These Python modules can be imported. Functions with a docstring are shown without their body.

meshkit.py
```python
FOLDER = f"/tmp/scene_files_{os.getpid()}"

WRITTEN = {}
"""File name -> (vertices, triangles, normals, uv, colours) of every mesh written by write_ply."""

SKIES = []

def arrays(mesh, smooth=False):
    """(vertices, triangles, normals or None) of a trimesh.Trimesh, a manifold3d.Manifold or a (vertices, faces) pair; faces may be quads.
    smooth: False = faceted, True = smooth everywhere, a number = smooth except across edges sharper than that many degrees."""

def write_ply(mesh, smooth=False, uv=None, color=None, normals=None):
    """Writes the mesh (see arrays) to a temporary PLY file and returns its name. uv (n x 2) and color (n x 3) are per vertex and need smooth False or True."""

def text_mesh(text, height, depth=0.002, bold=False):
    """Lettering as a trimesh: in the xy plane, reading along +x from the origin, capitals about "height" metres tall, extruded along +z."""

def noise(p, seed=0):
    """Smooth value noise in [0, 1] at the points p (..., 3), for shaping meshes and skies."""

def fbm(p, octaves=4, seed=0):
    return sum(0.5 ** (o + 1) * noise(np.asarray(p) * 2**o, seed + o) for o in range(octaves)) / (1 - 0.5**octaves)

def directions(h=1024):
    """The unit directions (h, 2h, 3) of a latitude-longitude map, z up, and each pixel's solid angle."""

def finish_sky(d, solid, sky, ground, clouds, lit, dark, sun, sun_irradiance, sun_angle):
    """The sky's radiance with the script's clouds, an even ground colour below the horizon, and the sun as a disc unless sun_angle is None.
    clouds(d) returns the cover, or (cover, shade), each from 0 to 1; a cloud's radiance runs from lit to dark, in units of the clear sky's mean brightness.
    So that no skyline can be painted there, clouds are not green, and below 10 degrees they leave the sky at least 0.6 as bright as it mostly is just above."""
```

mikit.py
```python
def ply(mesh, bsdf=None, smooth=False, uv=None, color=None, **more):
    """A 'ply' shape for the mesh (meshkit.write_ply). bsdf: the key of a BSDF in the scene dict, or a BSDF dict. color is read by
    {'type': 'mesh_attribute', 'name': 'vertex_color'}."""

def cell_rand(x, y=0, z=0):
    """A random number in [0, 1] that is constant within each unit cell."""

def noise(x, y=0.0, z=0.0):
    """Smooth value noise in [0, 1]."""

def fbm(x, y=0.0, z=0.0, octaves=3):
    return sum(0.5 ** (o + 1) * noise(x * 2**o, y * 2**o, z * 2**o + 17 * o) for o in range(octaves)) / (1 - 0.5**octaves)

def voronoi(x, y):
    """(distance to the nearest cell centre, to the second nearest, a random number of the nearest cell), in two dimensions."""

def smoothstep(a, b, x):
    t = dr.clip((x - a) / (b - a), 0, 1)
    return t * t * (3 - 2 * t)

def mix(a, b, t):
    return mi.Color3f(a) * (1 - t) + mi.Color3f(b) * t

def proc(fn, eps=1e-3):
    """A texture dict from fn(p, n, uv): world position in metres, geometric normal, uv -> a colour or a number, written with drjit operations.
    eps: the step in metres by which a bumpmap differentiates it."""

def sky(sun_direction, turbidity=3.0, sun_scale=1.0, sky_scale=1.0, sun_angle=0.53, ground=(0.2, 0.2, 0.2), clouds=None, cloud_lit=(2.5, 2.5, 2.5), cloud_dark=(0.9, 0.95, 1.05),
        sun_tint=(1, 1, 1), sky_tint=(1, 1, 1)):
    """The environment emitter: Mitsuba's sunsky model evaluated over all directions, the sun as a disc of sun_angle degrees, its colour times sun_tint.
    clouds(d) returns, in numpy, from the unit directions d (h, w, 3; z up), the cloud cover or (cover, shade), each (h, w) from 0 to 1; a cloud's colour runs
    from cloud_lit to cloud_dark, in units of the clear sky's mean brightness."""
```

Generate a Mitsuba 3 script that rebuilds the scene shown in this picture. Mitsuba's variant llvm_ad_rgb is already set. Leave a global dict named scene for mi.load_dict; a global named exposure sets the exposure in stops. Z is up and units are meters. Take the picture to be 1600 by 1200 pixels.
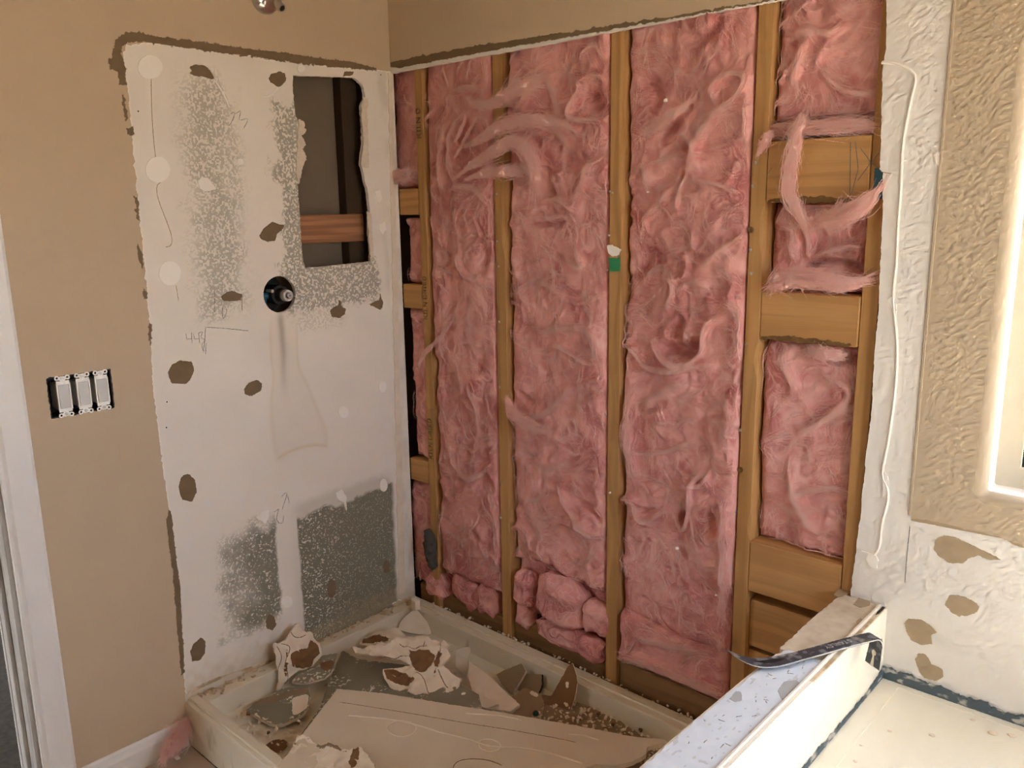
import math
import numpy as np, trimesh, mitsuba as mi, drjit as dr
import shapely
from shapely import affinity
from shapely.geometry import Polygon, LineString, Point, box as sbox, MultiPolygon
from shapely.ops import unary_union
from scipy.spatial import Delaunay
import mikit, meshkit
from mikit import proc, noise, fbm, voronoi, smoothstep, mix, cell_rand

T = mi.ScalarTransform4f
scene, labels = {}, {}

# ------------------------------------------------------------------ camera, sky, exposure
YAW, PITCH, ROLL, FOCAL = 0.73982465, 0.20496514, -0.0153157, 1294.0
EYE = np.array([2.2463, -1.8857, 1.56])
fw = np.array([-math.sin(YAW) * math.cos(PITCH), math.cos(YAW) * math.cos(PITCH), -math.sin(PITCH)])
rt = np.cross(fw, [0, 0, 1]); rt /= np.linalg.norm(rt); up = np.cross(rt, fw)
rt, up = math.cos(ROLL) * rt + math.sin(ROLL) * up, -math.sin(ROLL) * rt + math.cos(ROLL) * up
scene['camera'] = {'type': 'perspective', 'fov': math.degrees(2 * math.atan(800 / FOCAL)), 'fov_axis': 'x', 'near_clip': 0.05, 'far_clip': 200.0,
                   'to_world': T().look_at(origin=EYE.tolist(), target=(EYE + fw).tolist(), up=up.tolist())}
scene['sky'] = mikit.sky((0.50, -0.04, 0.86), turbidity=4.0, sun_scale=1.5, sky_scale=1.0, ground=(0.25, 0.23, 0.2),
                         clouds=lambda d: 0.75 * np.ones(d.shape[:2]), cloud_lit=(2.1, 2.15, 2.25), cloud_dark=(1, 1, 1), sun_tint=(0.93, 1.0, 1.13), sky_tint=(0.97, 1.0, 1.04))
exposure = 4.92

rng = np.random.default_rng(7)


def at(px, py, axis, value):
    """The world point on the plane axis = value (a real surface of the room) that was read off the photograph."""
    d = rt * (px - 800) / FOCAL - up * (py - 600) / FOCAL + fw
    return EYE + d * ((value - EYE[axis]) / d[axis])


def atp(px, py, p0, n):
    d = rt * (px - 800) / FOCAL - up * (py - 600) / FOCAL + fw
    return EYE + d * (np.dot(np.asarray(p0) - EYE, n) / np.dot(d, n))


# ------------------------------------------------------------------ helpers
def lab(key, label=None, cat=None, group=None, kind=None):
    d = {k: v for k, v in dict(label=label, category=cat, group=group, kind=kind).items() if v}
    if d: labels[key] = d


def numbered(key):
    if key not in scene: return key
    i = 1
    while f'{key}_{i:03d}' in scene: i += 1
    return f'{key}_{i:03d}'


def put(key, mesh, bsdf, smooth=False, label=None, cat=None, group=None, kind=None, **kw):
    key = numbered(key)
    scene[key] = mikit.ply(mesh, bsdf, smooth=smooth, **kw)
    lab(key, label, cat, group, kind)
    return key


used_roots = set()


def root(name):
    k, i = name, 0
    while k in used_roots:
        i += 1; k = f'{name}_{i:03d}'
    used_roots.add(k)
    return k


cat_ = trimesh.util.concatenate


def box(x0, x1, y0, y1, z0, z1, b=0.0):
    """A box with chamfered edges."""
    b = min(b, 0.45 * min(x1 - x0, y1 - y0, z1 - z0))
    if b <= 0:
        m = trimesh.creation.box((x1 - x0, y1 - y0, z1 - z0)); m.apply_translation(((x0 + x1) / 2, (y0 + y1) / 2, (z0 + z1) / 2)); return m
    lo, hi = np.array([x0, y0, z0]), np.array([x1, y1, z1])
    pts = []
    for s in np.ndindex(2, 2, 2):
        c = np.where(np.array(s) == 0, lo, hi); sg = np.where(np.array(s) == 0, 1, -1)
        for a in range(3):
            q = c + sg * b; q[a] = c[a]; pts.append(q)
    return trimesh.convex.convex_hull(np.array(pts))


def polys(g):
    if g.is_empty: return []
    return [p for p in getattr(g, 'geoms', [g]) if isinstance(p, Polygon) and p.area > 1e-9]


def prism(geom, frame, h0, h1):
    """Extrudes shapely geometry; frame 'yz' -> along x, 'xz' -> along y, 'xy' -> along z."""
    parts = []
    for g in polys(geom):
        m = trimesh.creation.extrude_polygon(g, h1 - h0, engine='earcut')
        v = m.vertices.copy(); a, b, c = v[:, 0], v[:, 1], v[:, 2] + h0
        w = {'yz': np.c_[c, a, b], 'xz': np.c_[a, c, b], 'xy': np.c_[a, b, c]}[frame]
        f = m.faces if frame != 'xz' else m.faces[:, ::-1]
        parts.append(trimesh.Trimesh(w, f, process=False))
    return cat_(parts)


def jag(pts, amp, step, seed, closed=True, freq=60.0):
    """A ragged outline: the polyline resampled and shifted by noise."""
    ls = LineString(list(pts) + ([pts[0]] if closed else []))
    n = max(8, int(ls.length / step))
    q = np.array([ls.interpolate(i / n, normalized=True).coords[0] for i in range(n + (0 if closed else 1))])
    p3 = np.c_[q * freq * 1.3, np.full(len(q), seed * 3.7)]
    off = np.c_[meshkit.fbm(p3, 3, seed), meshkit.fbm(p3 + 31.3, 3, seed + 9)] - 0.5
    off = off + 0.55 * np.round(2.5 * np.c_[meshkit.noise(p3 * 3.1, seed + 4) - 0.5, meshkit.noise(p3 * 3.1 + 11, seed + 5) - 0.5]) / 2.5
    return q + 2.3 * amp * off


def rag(pts, amp=0.004, step=0.004, seed=1, freq=60.0):
    return Polygon(jag(pts, amp, step, seed, True, freq)).buffer(0)


def YZ(l, x=0.0): return [tuple(at(*p, 0, x)[[1, 2]]) for p in l]
def XZ(l, y=0.0): return [tuple(at(*p, 1, y)[[0, 2]]) for p in l]


def tube(path, rad, n=8, cap=True):
    path = np.asarray(path, float); k = len(path)
    rad = np.broadcast_to(rad, (k,))
    t = np.gradient(path, axis=0); t /= np.linalg.norm(t, axis=1, keepdims=True) + 1e-12
    a = np.array([0, 0, 1.0]) if abs(t[0, 2]) < 0.9 else np.array([1.0, 0, 0])
    u = np.cross(t[0], a); u /= np.linalg.norm(u); us = []
    for i in range(k):
        u = u - t[i] * (u @ t[i]); u /= np.linalg.norm(u); us.append(u)
    us = np.array(us); vs = np.cross(t, us)
    ang = np.arange(n) * 2 * math.pi / n
    v = path[:, None] + rad[:, None, None] * (np.cos(ang)[None, :, None] * us[:, None] + np.sin(ang)[None, :, None] * vs[:, None])
    v = v.reshape(-1, 3); f = []
    for i in range(k - 1):
        for j in range(n):
            a0, a1 = i * n + j, i * n + (j + 1) % n
            f += [[a0, a1, a1 + n], [a0, a1 + n, a0 + n]]
    if cap:
        v = np.vstack([v, path[:1], path[-1:]]); c0, c1 = k * n, k * n + 1
        for j in range(n):
            f += [[c0, (j + 1) % n, j], [c1, (k - 1) * n + j, (k - 1) * n + (j + 1) % n]]
    m = trimesh.Trimesh(v, np.array(f), process=False)
    return m


def spline(pts, n=24):
    from scipy.interpolate import CubicSpline
    pts = np.asarray(pts, float); d = np.r_[0, np.cumsum(np.linalg.norm(np.diff(pts, axis=0), axis=1))]
    return CubicSpline(d, pts)(np.linspace(0, d[-1], n))


def tri2d(poly, step):
    """A refined triangulation of a polygon."""
    b = np.array(poly.exterior.segmentize(step).coords)[:-1]
    x0, y0, x1, y1 = poly.bounds
    g = np.stack(np.meshgrid(np.arange(x0, x1, step), np.arange(y0, y1, step * 0.87)), -1)
    g[1::2, :, 0] += step / 2
    g = g.reshape(-1, 2); g = g[shapely.contains_xy(poly.buffer(-0.45 * step), g[:, 0], g[:, 1])]
    for h in poly.interiors: b = np.vstack([b, np.array(h.segmentize(step).coords)[:-1]])
    p = np.vstack([b, g]) if len(g) else b
    t = Delaunay(p).simplices
    c = p[t].mean(1); t = t[shapely.contains_xy(poly, c[:, 0], c[:, 1])]
    a = p[t]; area = (a[:, 1, 0] - a[:, 0, 0]) * (a[:, 2, 1] - a[:, 0, 1]) - (a[:, 1, 1] - a[:, 0, 1]) * (a[:, 2, 0] - a[:, 0, 0])
    t = np.where((area < 0)[:, None], t[:, ::-1], t); t = t[np.abs(area) > 1e-12]
    return p, t


class Plane:
    def __init__(s, p0, n, xdir=(1, 0, 0)):
        s.p0 = np.asarray(p0, float); s.n = np.asarray(n, float); s.n /= np.linalg.norm(s.n)
        s.u = np.asarray(xdir, float) - s.n * np.dot(xdir, s.n); s.u /= np.linalg.norm(s.u); s.v = np.cross(s.n, s.u)

    def px(s, l):
        q = np.array([atp(*p, s.p0, s.n) for p in l]) - s.p0
        return np.c_[q @ s.u, q @ s.v]

    def world(s, p, h): return s.p0 + p[:, :1] * s.u + p[:, 1:] * s.v + np.asarray(h).reshape(-1, 1) * s.n


def board(key, plane, outline, thick, disp, top, core, step=0.012, jagamp=0.002, seed=1, under=None, local=False, smooth=40):
    """A broken piece of wallboard: paper face and gypsum core as two parts, warped by disp(p) metres along the plane's normal."""
    o = np.asarray(outline, float) if local else plane.px(outline)
    pl = rag([tuple(q) for q in o], jagamp, 0.005, seed, 90)
    if isinstance(pl, MultiPolygon): pl = max(pl.geoms, key=lambda g: g.area)
    p, t = tri2d(pl, step); h = disp(p)
    vt, vb = plane.world(p, h), plane.world(p, h - thick)
    put(key + '__paper_face', trimesh.Trimesh(vt, t, process=False), top, smooth=smooth)
    e = np.sort(np.vstack([t[:, [0, 1]], t[:, [1, 2]], t[:, [2, 0]]]), 1)
    eo = np.vstack([t[:, [0, 1]], t[:, [1, 2]], t[:, [2, 0]]])
    _, inv, cnt = np.unique(e, axis=0, return_inverse=True, return_counts=True)
    be = eo[cnt[inv.ravel()] == 1]; n = len(p)
    # sides have their own vertices, pushed slightly in and out so that the broken core looks crumbly
    vm = plane.world(p + 0.0015 * (meshkit.noise(np.c_[p * 300, p[:, :1] * 0], seed)[:, None] - 0.3), h - thick * 0.5)
    va = np.vstack([vt - plane.n * 0.0004, vm, vb])
    side = np.vstack([np.c_[be[:, 0], be[:, 0] + n, be[:, 1] + n], np.c_[be[:, 0], be[:, 1] + n, be[:, 1]],
                      np.c_[be[:, 0] + n, be[:, 0] + 2 * n, be[:, 1] + 2 * n], np.c_[be[:, 0] + n, be[:, 1] + 2 * n, be[:, 1] + n]])
    put(key + '__gypsum_core', trimesh.Trimesh(va, side, process=True), core)
    put(key + '__paper_back', trimesh.Trimesh(vb, t[:, ::-1], process=False), under or top, smooth=smooth)
    return pl


def patch(key, plane, outline, disp, mat, h=0.0012, step=0.01, seed=3, jagamp=0.002, clip=None, label=None, local=False):
    """A torn paper spot that follows a warped board."""
    o = np.asarray(outline, float) if local else plane.px(outline)
    pl = rag([tuple(q) for q in o], jagamp, 0.004, seed, 90)
    if clip is not None: pl = pl.intersection(clip.buffer(-0.001))
    if isinstance(pl, MultiPolygon): pl = max(pl.geoms, key=lambda g: g.area)
    p, t = tri2d(pl, step); d = disp(p)
    ins = np.array([pl.exterior.distance(Point(q)) for q in p])
    put(key, trimesh.Trimesh(plane.world(p, d + h * np.minimum(1, ins / 0.002) - 0.0001), t, process=False), mat, smooth=40, label=label)


def rgb(*c): return {'type': 'rgb', 'value': list(c)}


# ------------------------------------------------------------------ materials
def mat(name, color, rough=0.9, spec=0.2, bump=None, bscale=1.0, eps=1e-3, **kw):
    c = rgb(*color) if isinstance(color, tuple) else proc(color)
    if rough >= 0.95 and not kw: b = {'type': 'diffuse', 'reflectance': c}
    else: b = {'type': 'principled', 'base_color': c, 'roughness': rough, 'specular': spec, **kw}
    if bump: b = {'type': 'bumpmap', 'arbitrary': proc(bump, eps), 'scale': bscale, 'bsdf': b}
    scene[name] = {'type': 'twosided', 'bsdf': b}
    return name


def orange_peel(p, n, uv):
    q = p * 1.0
    return fbm(q.x * 55, q.y * 55, q.z * 75, 2) * 0.0028


def orange_strong(p, n, uv):
    q = p * 1.0
    w = noise(q.x * 45, q.y * 45, q.z * 45)
    return smoothstep(0.30, 0.80, fbm((q.x + 0.25 * q.z) * 95 + w, q.y * 95, (q.z - 0.4 * q.x) * 150, 2)) * 0.0023


def greenboard(p, n, uv):
    """White skimmed wallboard: bare grey-green face paper shows through where the skim coat is thin."""
    y, z = p.y, p.z
    ragged = (noise(y * 22, z * 22) - 0.5) * 0.05 + (fbm(y * 60, z * 60, 3) - 0.5) * 0.03

    def area(y0, y1, z0, z1, s):
        a, b = y + ragged, z + ragged
        return smoothstep(y0 - s, y0 + s, a) * (1 - smoothstep(y1 - s, y1 + s, a)) * smoothstep(z0 - s, z0 + s, b) * (1 - smoothstep(z1 - s, z1 + s, b))

    speck = fbm(y * 205, z * 205, 5.0, 2)
    a = area(-0.73, -0.60, 1.28, 1.93, 0.05)
    b = dr.maximum(area(-0.465, -0.36, 1.26, 1.90, 0.012), area(-0.46, -0.095, 1.27, 1.42, 0.012))
    b2 = area(-0.42, -0.24, 1.20, 1.28, 0.02) * 0.35
    yb, zb = y + ragged * 0.15, z + ragged * 0.45 - 0.03 * (y + 0.3)
    d = smoothstep(-0.482, -0.470, yb) * (1 - smoothstep(-0.085, -0.065, yb)) * (1 - smoothstep(0.592, 0.612, zb))
    c = area(-0.76, -0.50, 0.28, 0.60, 0.035) * (1 - smoothstep(-0.562, -0.548, yb)) * smoothstep(-0.86, -0.62, y + ragged * 2)
    d2 = smoothstep(-0.52, -0.44, yb) * (1 - smoothstep(-0.10, -0.06, yb)) * (1 - smoothstep(0.625, 0.665, zb)) * 0.30
    light = dr.maximum(dr.maximum(a * 0.80, b), b2)
    k1 = light * smoothstep(0.36, 0.60, speck + 0.12 * (light - 0.5))
    k2 = c * smoothstep(0.22, 0.46, speck + 0.2 * (c - 0.6))
    fleck = smoothstep(0.70, 0.78, noise(y * 260, z * 260, 9)) * (1 - smoothstep(-0.47, -0.25, y) * 0.7)
    k3 = d * (1 - 0.8 * fleck)
    k = dr.maximum(dr.maximum(k1 * 0.66, k2 * 0.95), dr.maximum(k3, d2))
    white = mix((0.75, 0.715, 0.655), (0.80, 0.765, 0.70), fbm(y * 6, z * 6, 1))
    col = mix(white, (0.20, 0.20, 0.145), k)
    # water stain under the valve, with its darker tide line
    dy = (y + 0.465 - 0.03 * smoothstep(1.2, 0.85, z) + 0.025 * noise(z * 9, 3)) / (0.036 + 0.055 * (1 - smoothstep(0.85, 1.15, z)) + 0.02 * noise(z * 14, y * 9))
    inside = (1 - smoothstep(0.8, 1.05, dr.abs(dy))) * smoothstep(0.80, 0.83, z + 0.03 * dy * dy) * (1 - smoothstep(1.24, 1.28, z))
    rim = dr.exp(-dr.square((dr.abs(dy) - 0.95) / 0.1)) * smoothstep(0.80, 0.83, z) * (1 - smoothstep(1.2, 1.27, z))
    low = dr.exp(-dr.square((z - 0.825 + 0.02 * dy * dy) / 0.006)) * (1 - smoothstep(0.9, 1.1, dr.abs(dy)))
    drip = dr.exp(-dr.square((y + 0.478 + 0.01 * noise(z * 14, 7)) / 0.012)) * smoothstep(0.95, 1.2, z) * (1 - smoothstep(1.24, 1.29, z))
    col = mix(col, (0.60, 0.50, 0.34), 0.14 * inside + 0.26 * rim + 0.4 * low)
    col = mix(col, (0.28, 0.23, 0.17), 0.55 * drip)
    # browner towards the bottom edge, and in patches down the inside corner
    low_brown = (1 - smoothstep(0.14, 0.24, z + 0.08 * (fbm(y * 40, z * 40, 2) - 0.5))) * 0.45
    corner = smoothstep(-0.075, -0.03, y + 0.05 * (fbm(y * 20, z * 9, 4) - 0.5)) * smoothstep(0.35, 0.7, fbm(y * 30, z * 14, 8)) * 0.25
    col = mix(col, (0.42, 0.34, 0.22), low_brown)
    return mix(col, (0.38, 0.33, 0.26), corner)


mat('m_greenboard', greenboard, 0.85, 0.25, lambda p, n, uv: fbm(p.y * 40, p.z * 40, p.x * 40, 2) * 0.0012)
mat('m_tan', lambda p, n, uv: mix((0.52, 0.415, 0.295), (0.55, 0.44, 0.315), fbm(p.x * 5 + p.y * 5, p.z * 5, 2.0)), 0.75, 0.3, orange_peel)
mat('m_tan_rough', lambda p, n, uv: mix((0.48, 0.395, 0.285), (0.51, 0.42, 0.305), fbm(p.x * 5, p.z * 5, 2.0)), 0.75, 0.3, orange_strong)
mat('m_white_rough', lambda p, n, uv: mix((0.74, 0.725, 0.69), (0.80, 0.785, 0.755), fbm(p.x * 7, p.z * 7, 1.0)), 0.8, 0.3, orange_strong)
mat('m_torn', lambda p, n, uv: mix((0.175, 0.125, 0.075), (0.225, 0.165, 0.10), fbm(p.x * 40, p.y * 40, p.z * 40)), 1.0)
mat('m_torn_light', lambda p, n, uv: mix((0.36, 0.285, 0.19), (0.44, 0.35, 0.24), fbm(p.x * 50, p.y * 50, p.z * 50)), 1.0)
mat('m_paper_white', (0.82, 0.785, 0.72), 1.0)
mat('m_compound', (0.86, 0.84, 0.79), 0.6, 0.4)
mat('m_gypsum', lambda p, n, uv: mix((0.60, 0.52, 0.42), (0.76, 0.69, 0.59), fbm(p.x * 120, p.y * 120, p.z * 120)), 1.0)
mat('m_pencil', (0.17, 0.16, 0.155), 1.0)


def wood_fn(base, dark, ax):
    def fn(p, n, uv):
        l, a, b = (p.z, p.x, p.y) if ax == 2 else (p.x, p.z, p.y)
        off = cell_rand(dr.floor(a * 4.3), 3) * 5
        g = fbm(l * 2.2, a * 75 + off + noise(l * 5, a * 14) * 2.2, b * 60)
        k = noise(l * 7 + off, a * 22, b * 20)
        knot = smoothstep(0.86, 0.95, k)
        fine = noise(l * 9, a * 420, b * 420)
        c = mix(base, dark, smoothstep(0.38, 0.66, g) * 0.62 + 0.12 * fine)
        c = mix(c, (dark[0] * 0.45, dark[1] * 0.4, dark[2] * 0.4), knot * 0.6)
        return c * (0.88 + 0.24 * fbm(l * 3, a * 6, b * 6))
    return fn


mat('m_stud', wood_fn((0.46, 0.265, 0.105), (0.33, 0.175, 0.062), 2), 0.75, 0.25)
mat('m_block', wood_fn((0.48, 0.275, 0.11), (0.36, 0.19, 0.07), 0), 0.75, 0.25)
mat('m_block_shaded', wood_fn((0.25, 0.145, 0.065), (0.16, 0.085, 0.036), 0), 0.85, 0.2)  # darker copy of the block wood; shade near the pan is in the colour
mat('m_block_red', lambda p, n, uv: mix((0.40, 0.205, 0.105), (0.28, 0.13, 0.065), smoothstep(0.35, 0.65, fbm(p.y * 3, p.z * 90 + 2 * noise(p.y * 6, p.z * 12), 1.0))), 0.7, 0.3)
mat('m_stud_shade', (0.06, 0.042, 0.028), 1.0)  # near-black colour stands in for the shade at the niche side
mat('m_bark', lambda p, n, uv: mix((0.10, 0.055, 0.03), (0.26, 0.15, 0.06), fbm(p.x * 70, p.y * 60, p.z * 90)), 1.0)


def pink(p, n, uv):
    """Glass wool: paler filaments, curling at three sizes, over a deeper pink ground."""
    w1, w2 = noise(p.x * 8, p.z * 8, p.y * 8), noise(p.x * 8 + 31, p.z * 8, p.y * 8)
    t1, t2 = noise(p.x * 26, p.z * 26, p.y * 20), noise(p.x * 26 + 40, p.z * 26, p.y * 20)

    def fil(k, a, b, lo, hi):
        r = 1 - dr.abs(2 * noise(p.x * k + a * w1 + b * t1, p.z * k * 0.62 + a * w2 + b * t2, p.y * k * 0.8) - 1)
        return smoothstep(lo, hi, r)
    ground = fbm(p.x * 16 + 3 * w1, p.z * 12 - 3 * w2, p.y * 16, 2)
    c = mix((0.46, 0.155, 0.155), (0.68, 0.325, 0.305), smoothstep(0.28, 0.70, ground))
    patchy = smoothstep(0.35, 0.65, noise(p.x * 12 + 2 * w2, p.z * 10, 7.0))
    f = dr.maximum(0.60 * fil(17, 4.5, 1.6, 0.78, 1.0) * (0.35 + 0.65 * patchy), dr.maximum(0.50 * fil(38, 9, 4.0, 0.76, 1.0) * (0.25 + 0.75 * patchy), 0.34 * fil(95, 20, 10, 0.66, 1.0)))
    return mix(c, (0.84, 0.565, 0.525), f)


mat('m_pink', pink, 1.0)
mat('m_pink_light', lambda p, n, uv: mix((0.86, 0.575, 0.54), (0.92, 0.72, 0.68), fbm(p.x * 40, p.y * 40, p.z * 40)), 1.0)
scene['m_wisp'] = {'type': 'principledthin', 'base_color': proc(lambda p, n, uv: mix((0.90, 0.66, 0.62), (0.95, 0.79, 0.755), fbm(p.x * 40, p.y * 40, p.z * 40))), 'roughness': 0.9, 'spec_trans': 0.0, 'diff_trans': 1.0}
mat('m_dark', (0.045, 0.036, 0.028), 1.0)
mat('m_sheathing', (0.10, 0.065, 0.055), 1.0)
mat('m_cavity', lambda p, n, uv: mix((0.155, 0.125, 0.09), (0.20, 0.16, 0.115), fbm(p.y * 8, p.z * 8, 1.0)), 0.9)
mat('m_pan', lambda p, n, uv: mix(mix((0.60, 0.555, 0.44), (0.68, 0.635, 0.52), fbm(p.x * 9, p.y * 9, p.z * 9)), (0.36, 0.27, 0.16),
                                  smoothstep(0.58, 0.80, fbm(p.x * 28, p.y * 28, p.z * 12)) * 0.55), 0.45, 0.4)
mat('m_grime', lambda p, n, uv: mix((0.42, 0.31, 0.19), (0.66, 0.57, 0.44), smoothstep(0.3, 0.7, fbm(p.x * 45, p.y * 45, p.z * 45))), 1.0)
mat('m_trim', (0.74, 0.745, 0.74), 0.35, 0.5)
mat('m_trim_old', lambda p, n, uv: mix((0.40, 0.385, 0.36), (0.29, 0.275, 0.255), smoothstep(0.4, 0.7, fbm(p.x * 30, p.y * 60, p.z * 4))), 0.6, 0.4)
mat('m_plastic', (0.52, 0.525, 0.52), 0.3, 0.5)
mat('m_plastic_bright', (0.86, 0.87, 0.87), 0.35, 0.5)
mat('m_black', (0.012, 0.012, 0.012), 0.6, 0.4)
mat('m_chrome', (0.62, 0.61, 0.60), 0.14, 0.5, metallic=1.0)
mat('m_steel', (0.42, 0.41, 0.40), 0.35, 0.5, metallic=1.0)
mat('m_galv', (0.55, 0.54, 0.52), 0.4, 0.5, metallic=0.8)
mat('m_teal', (0.02, 0.10, 0.16), 0.4, 0.5)
mat('m_green', (0.02, 0.24, 0.085), 0.6, 0.4)
mat('m_darkgreen', (0.012, 0.05, 0.035), 0.5, 0.4)
mat('m_deck', lambda p, n, uv: mix(mix((0.60, 0.675, 0.77), (0.67, 0.74, 0.83), fbm(p.x * 60, p.y * 60, 1.0)), (0.42, 0.44, 0.45),  # the blue of the skylight is put into the board colour
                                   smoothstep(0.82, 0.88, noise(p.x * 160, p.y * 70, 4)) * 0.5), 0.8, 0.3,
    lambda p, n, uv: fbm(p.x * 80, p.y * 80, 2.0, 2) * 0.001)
mat('m_deck_old', lambda p, n, uv: mix((0.48, 0.40, 0.30), (0.66, 0.60, 0.50), fbm(p.x * 45, p.y * 45, 1.0)), 0.9)
mat('m_cream', lambda p, n, uv: mix((0.80, 0.77, 0.66), (0.84, 0.82, 0.74), fbm(p.x * 20, p.y * 20, p.z * 20)), 0.6, 0.35)
mat('m_tub', lambda p, n, uv: mix((0.78, 0.74, 0.61), (0.81, 0.79, 0.69), fbm(p.x * 5, p.y * 5, 3.0)), 0.3, 0.4)
mat('m_membrane', lambda p, n, uv: mix((0.075, 0.105, 0.125), (0.45, 0.45, 0.42), smoothstep(0.56, 0.72, fbm(p.x * 45, p.y * 30, p.z * 60))), 0.7, 0.4)


def bar_fn(p, n, uv):
    worn = smoothstep(0.50, 0.68, fbm(p.x * 75, p.y * 75, p.z * 75))
    dust = smoothstep(0.58, 0.74, fbm(p.x * 40 + 7, p.y * 40, p.z * 40))
    return mix(mix((0.035, 0.04, 0.05), (0.13, 0.145, 0.17), worn), (0.5, 0.46, 0.4), dust * 0.45)


mat('m_bar', bar_fn, 0.38, 0.5)
mat('m_bar_edge', (0.62, 0.64, 0.66), 0.35, 0.5, metallic=0.7)
mat('m_greenpaper', lambda p, n, uv: mix(mix((0.215, 0.20, 0.145), (0.26, 0.25, 0.19), fbm(p.x * 12, p.y * 12, 1.0)), (0.62, 0.58, 0.48),
                                         smoothstep(0.66, 0.72, noise(p.x * 170, p.y * 170, p.z * 170)) * smoothstep(0.45, 0.6, noise(p.x * 14, p.y * 14, 3))), 1.0)
mat('m_creamboard', lambda p, n, uv: mix((0.57, 0.50, 0.395), (0.63, 0.56, 0.45), fbm(p.x * 9, p.y * 9, 2.0)), 0.8, 0.25)
mat('m_plaster', lambda p, n, uv: mix((0.66, 0.58, 0.475), (0.78, 0.70, 0.59), fbm(p.x * 30, p.y * 30, p.z * 30)), 0.9)
mat('m_brownpaper', lambda p, n, uv: mix((0.175, 0.095, 0.045), (0.235, 0.135, 0.07), fbm(p.x * 30, p.y * 30, p.z * 30)), 1.0)
mat('m_greybrown', lambda p, n, uv: mix((0.24, 0.175, 0.11), (0.30, 0.225, 0.145), fbm(p.x * 20, p.y * 20, p.z * 20)), 1.0)
mat('m_deck_shade', (0.43, 0.45, 0.47), 1.0)  # grey-blue of the deck board where it lies in shade
mat('m_greyfelt', (0.085, 0.08, 0.07), 1.0)
mat('m_tile', lambda p, n, uv: mix((0.40, 0.335, 0.26), (0.47, 0.40, 0.32), fbm(p.x * 9, p.y * 9, 2.0)), 0.5, 0.4)
mat('m_grout', (0.10, 0.085, 0.065), 1.0)
mat('m_carpet', lambda p, n, uv: mix((0.045, 0.045, 0.043), (0.085, 0.084, 0.08), fbm(p.x * 90, p.y * 90, 1.0)), 1.0)
mat('m_ceiling', (0.50, 0.42, 0.32), 1.0)  # dark tan, picked to weaken light bounced off the unseen ceiling
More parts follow.
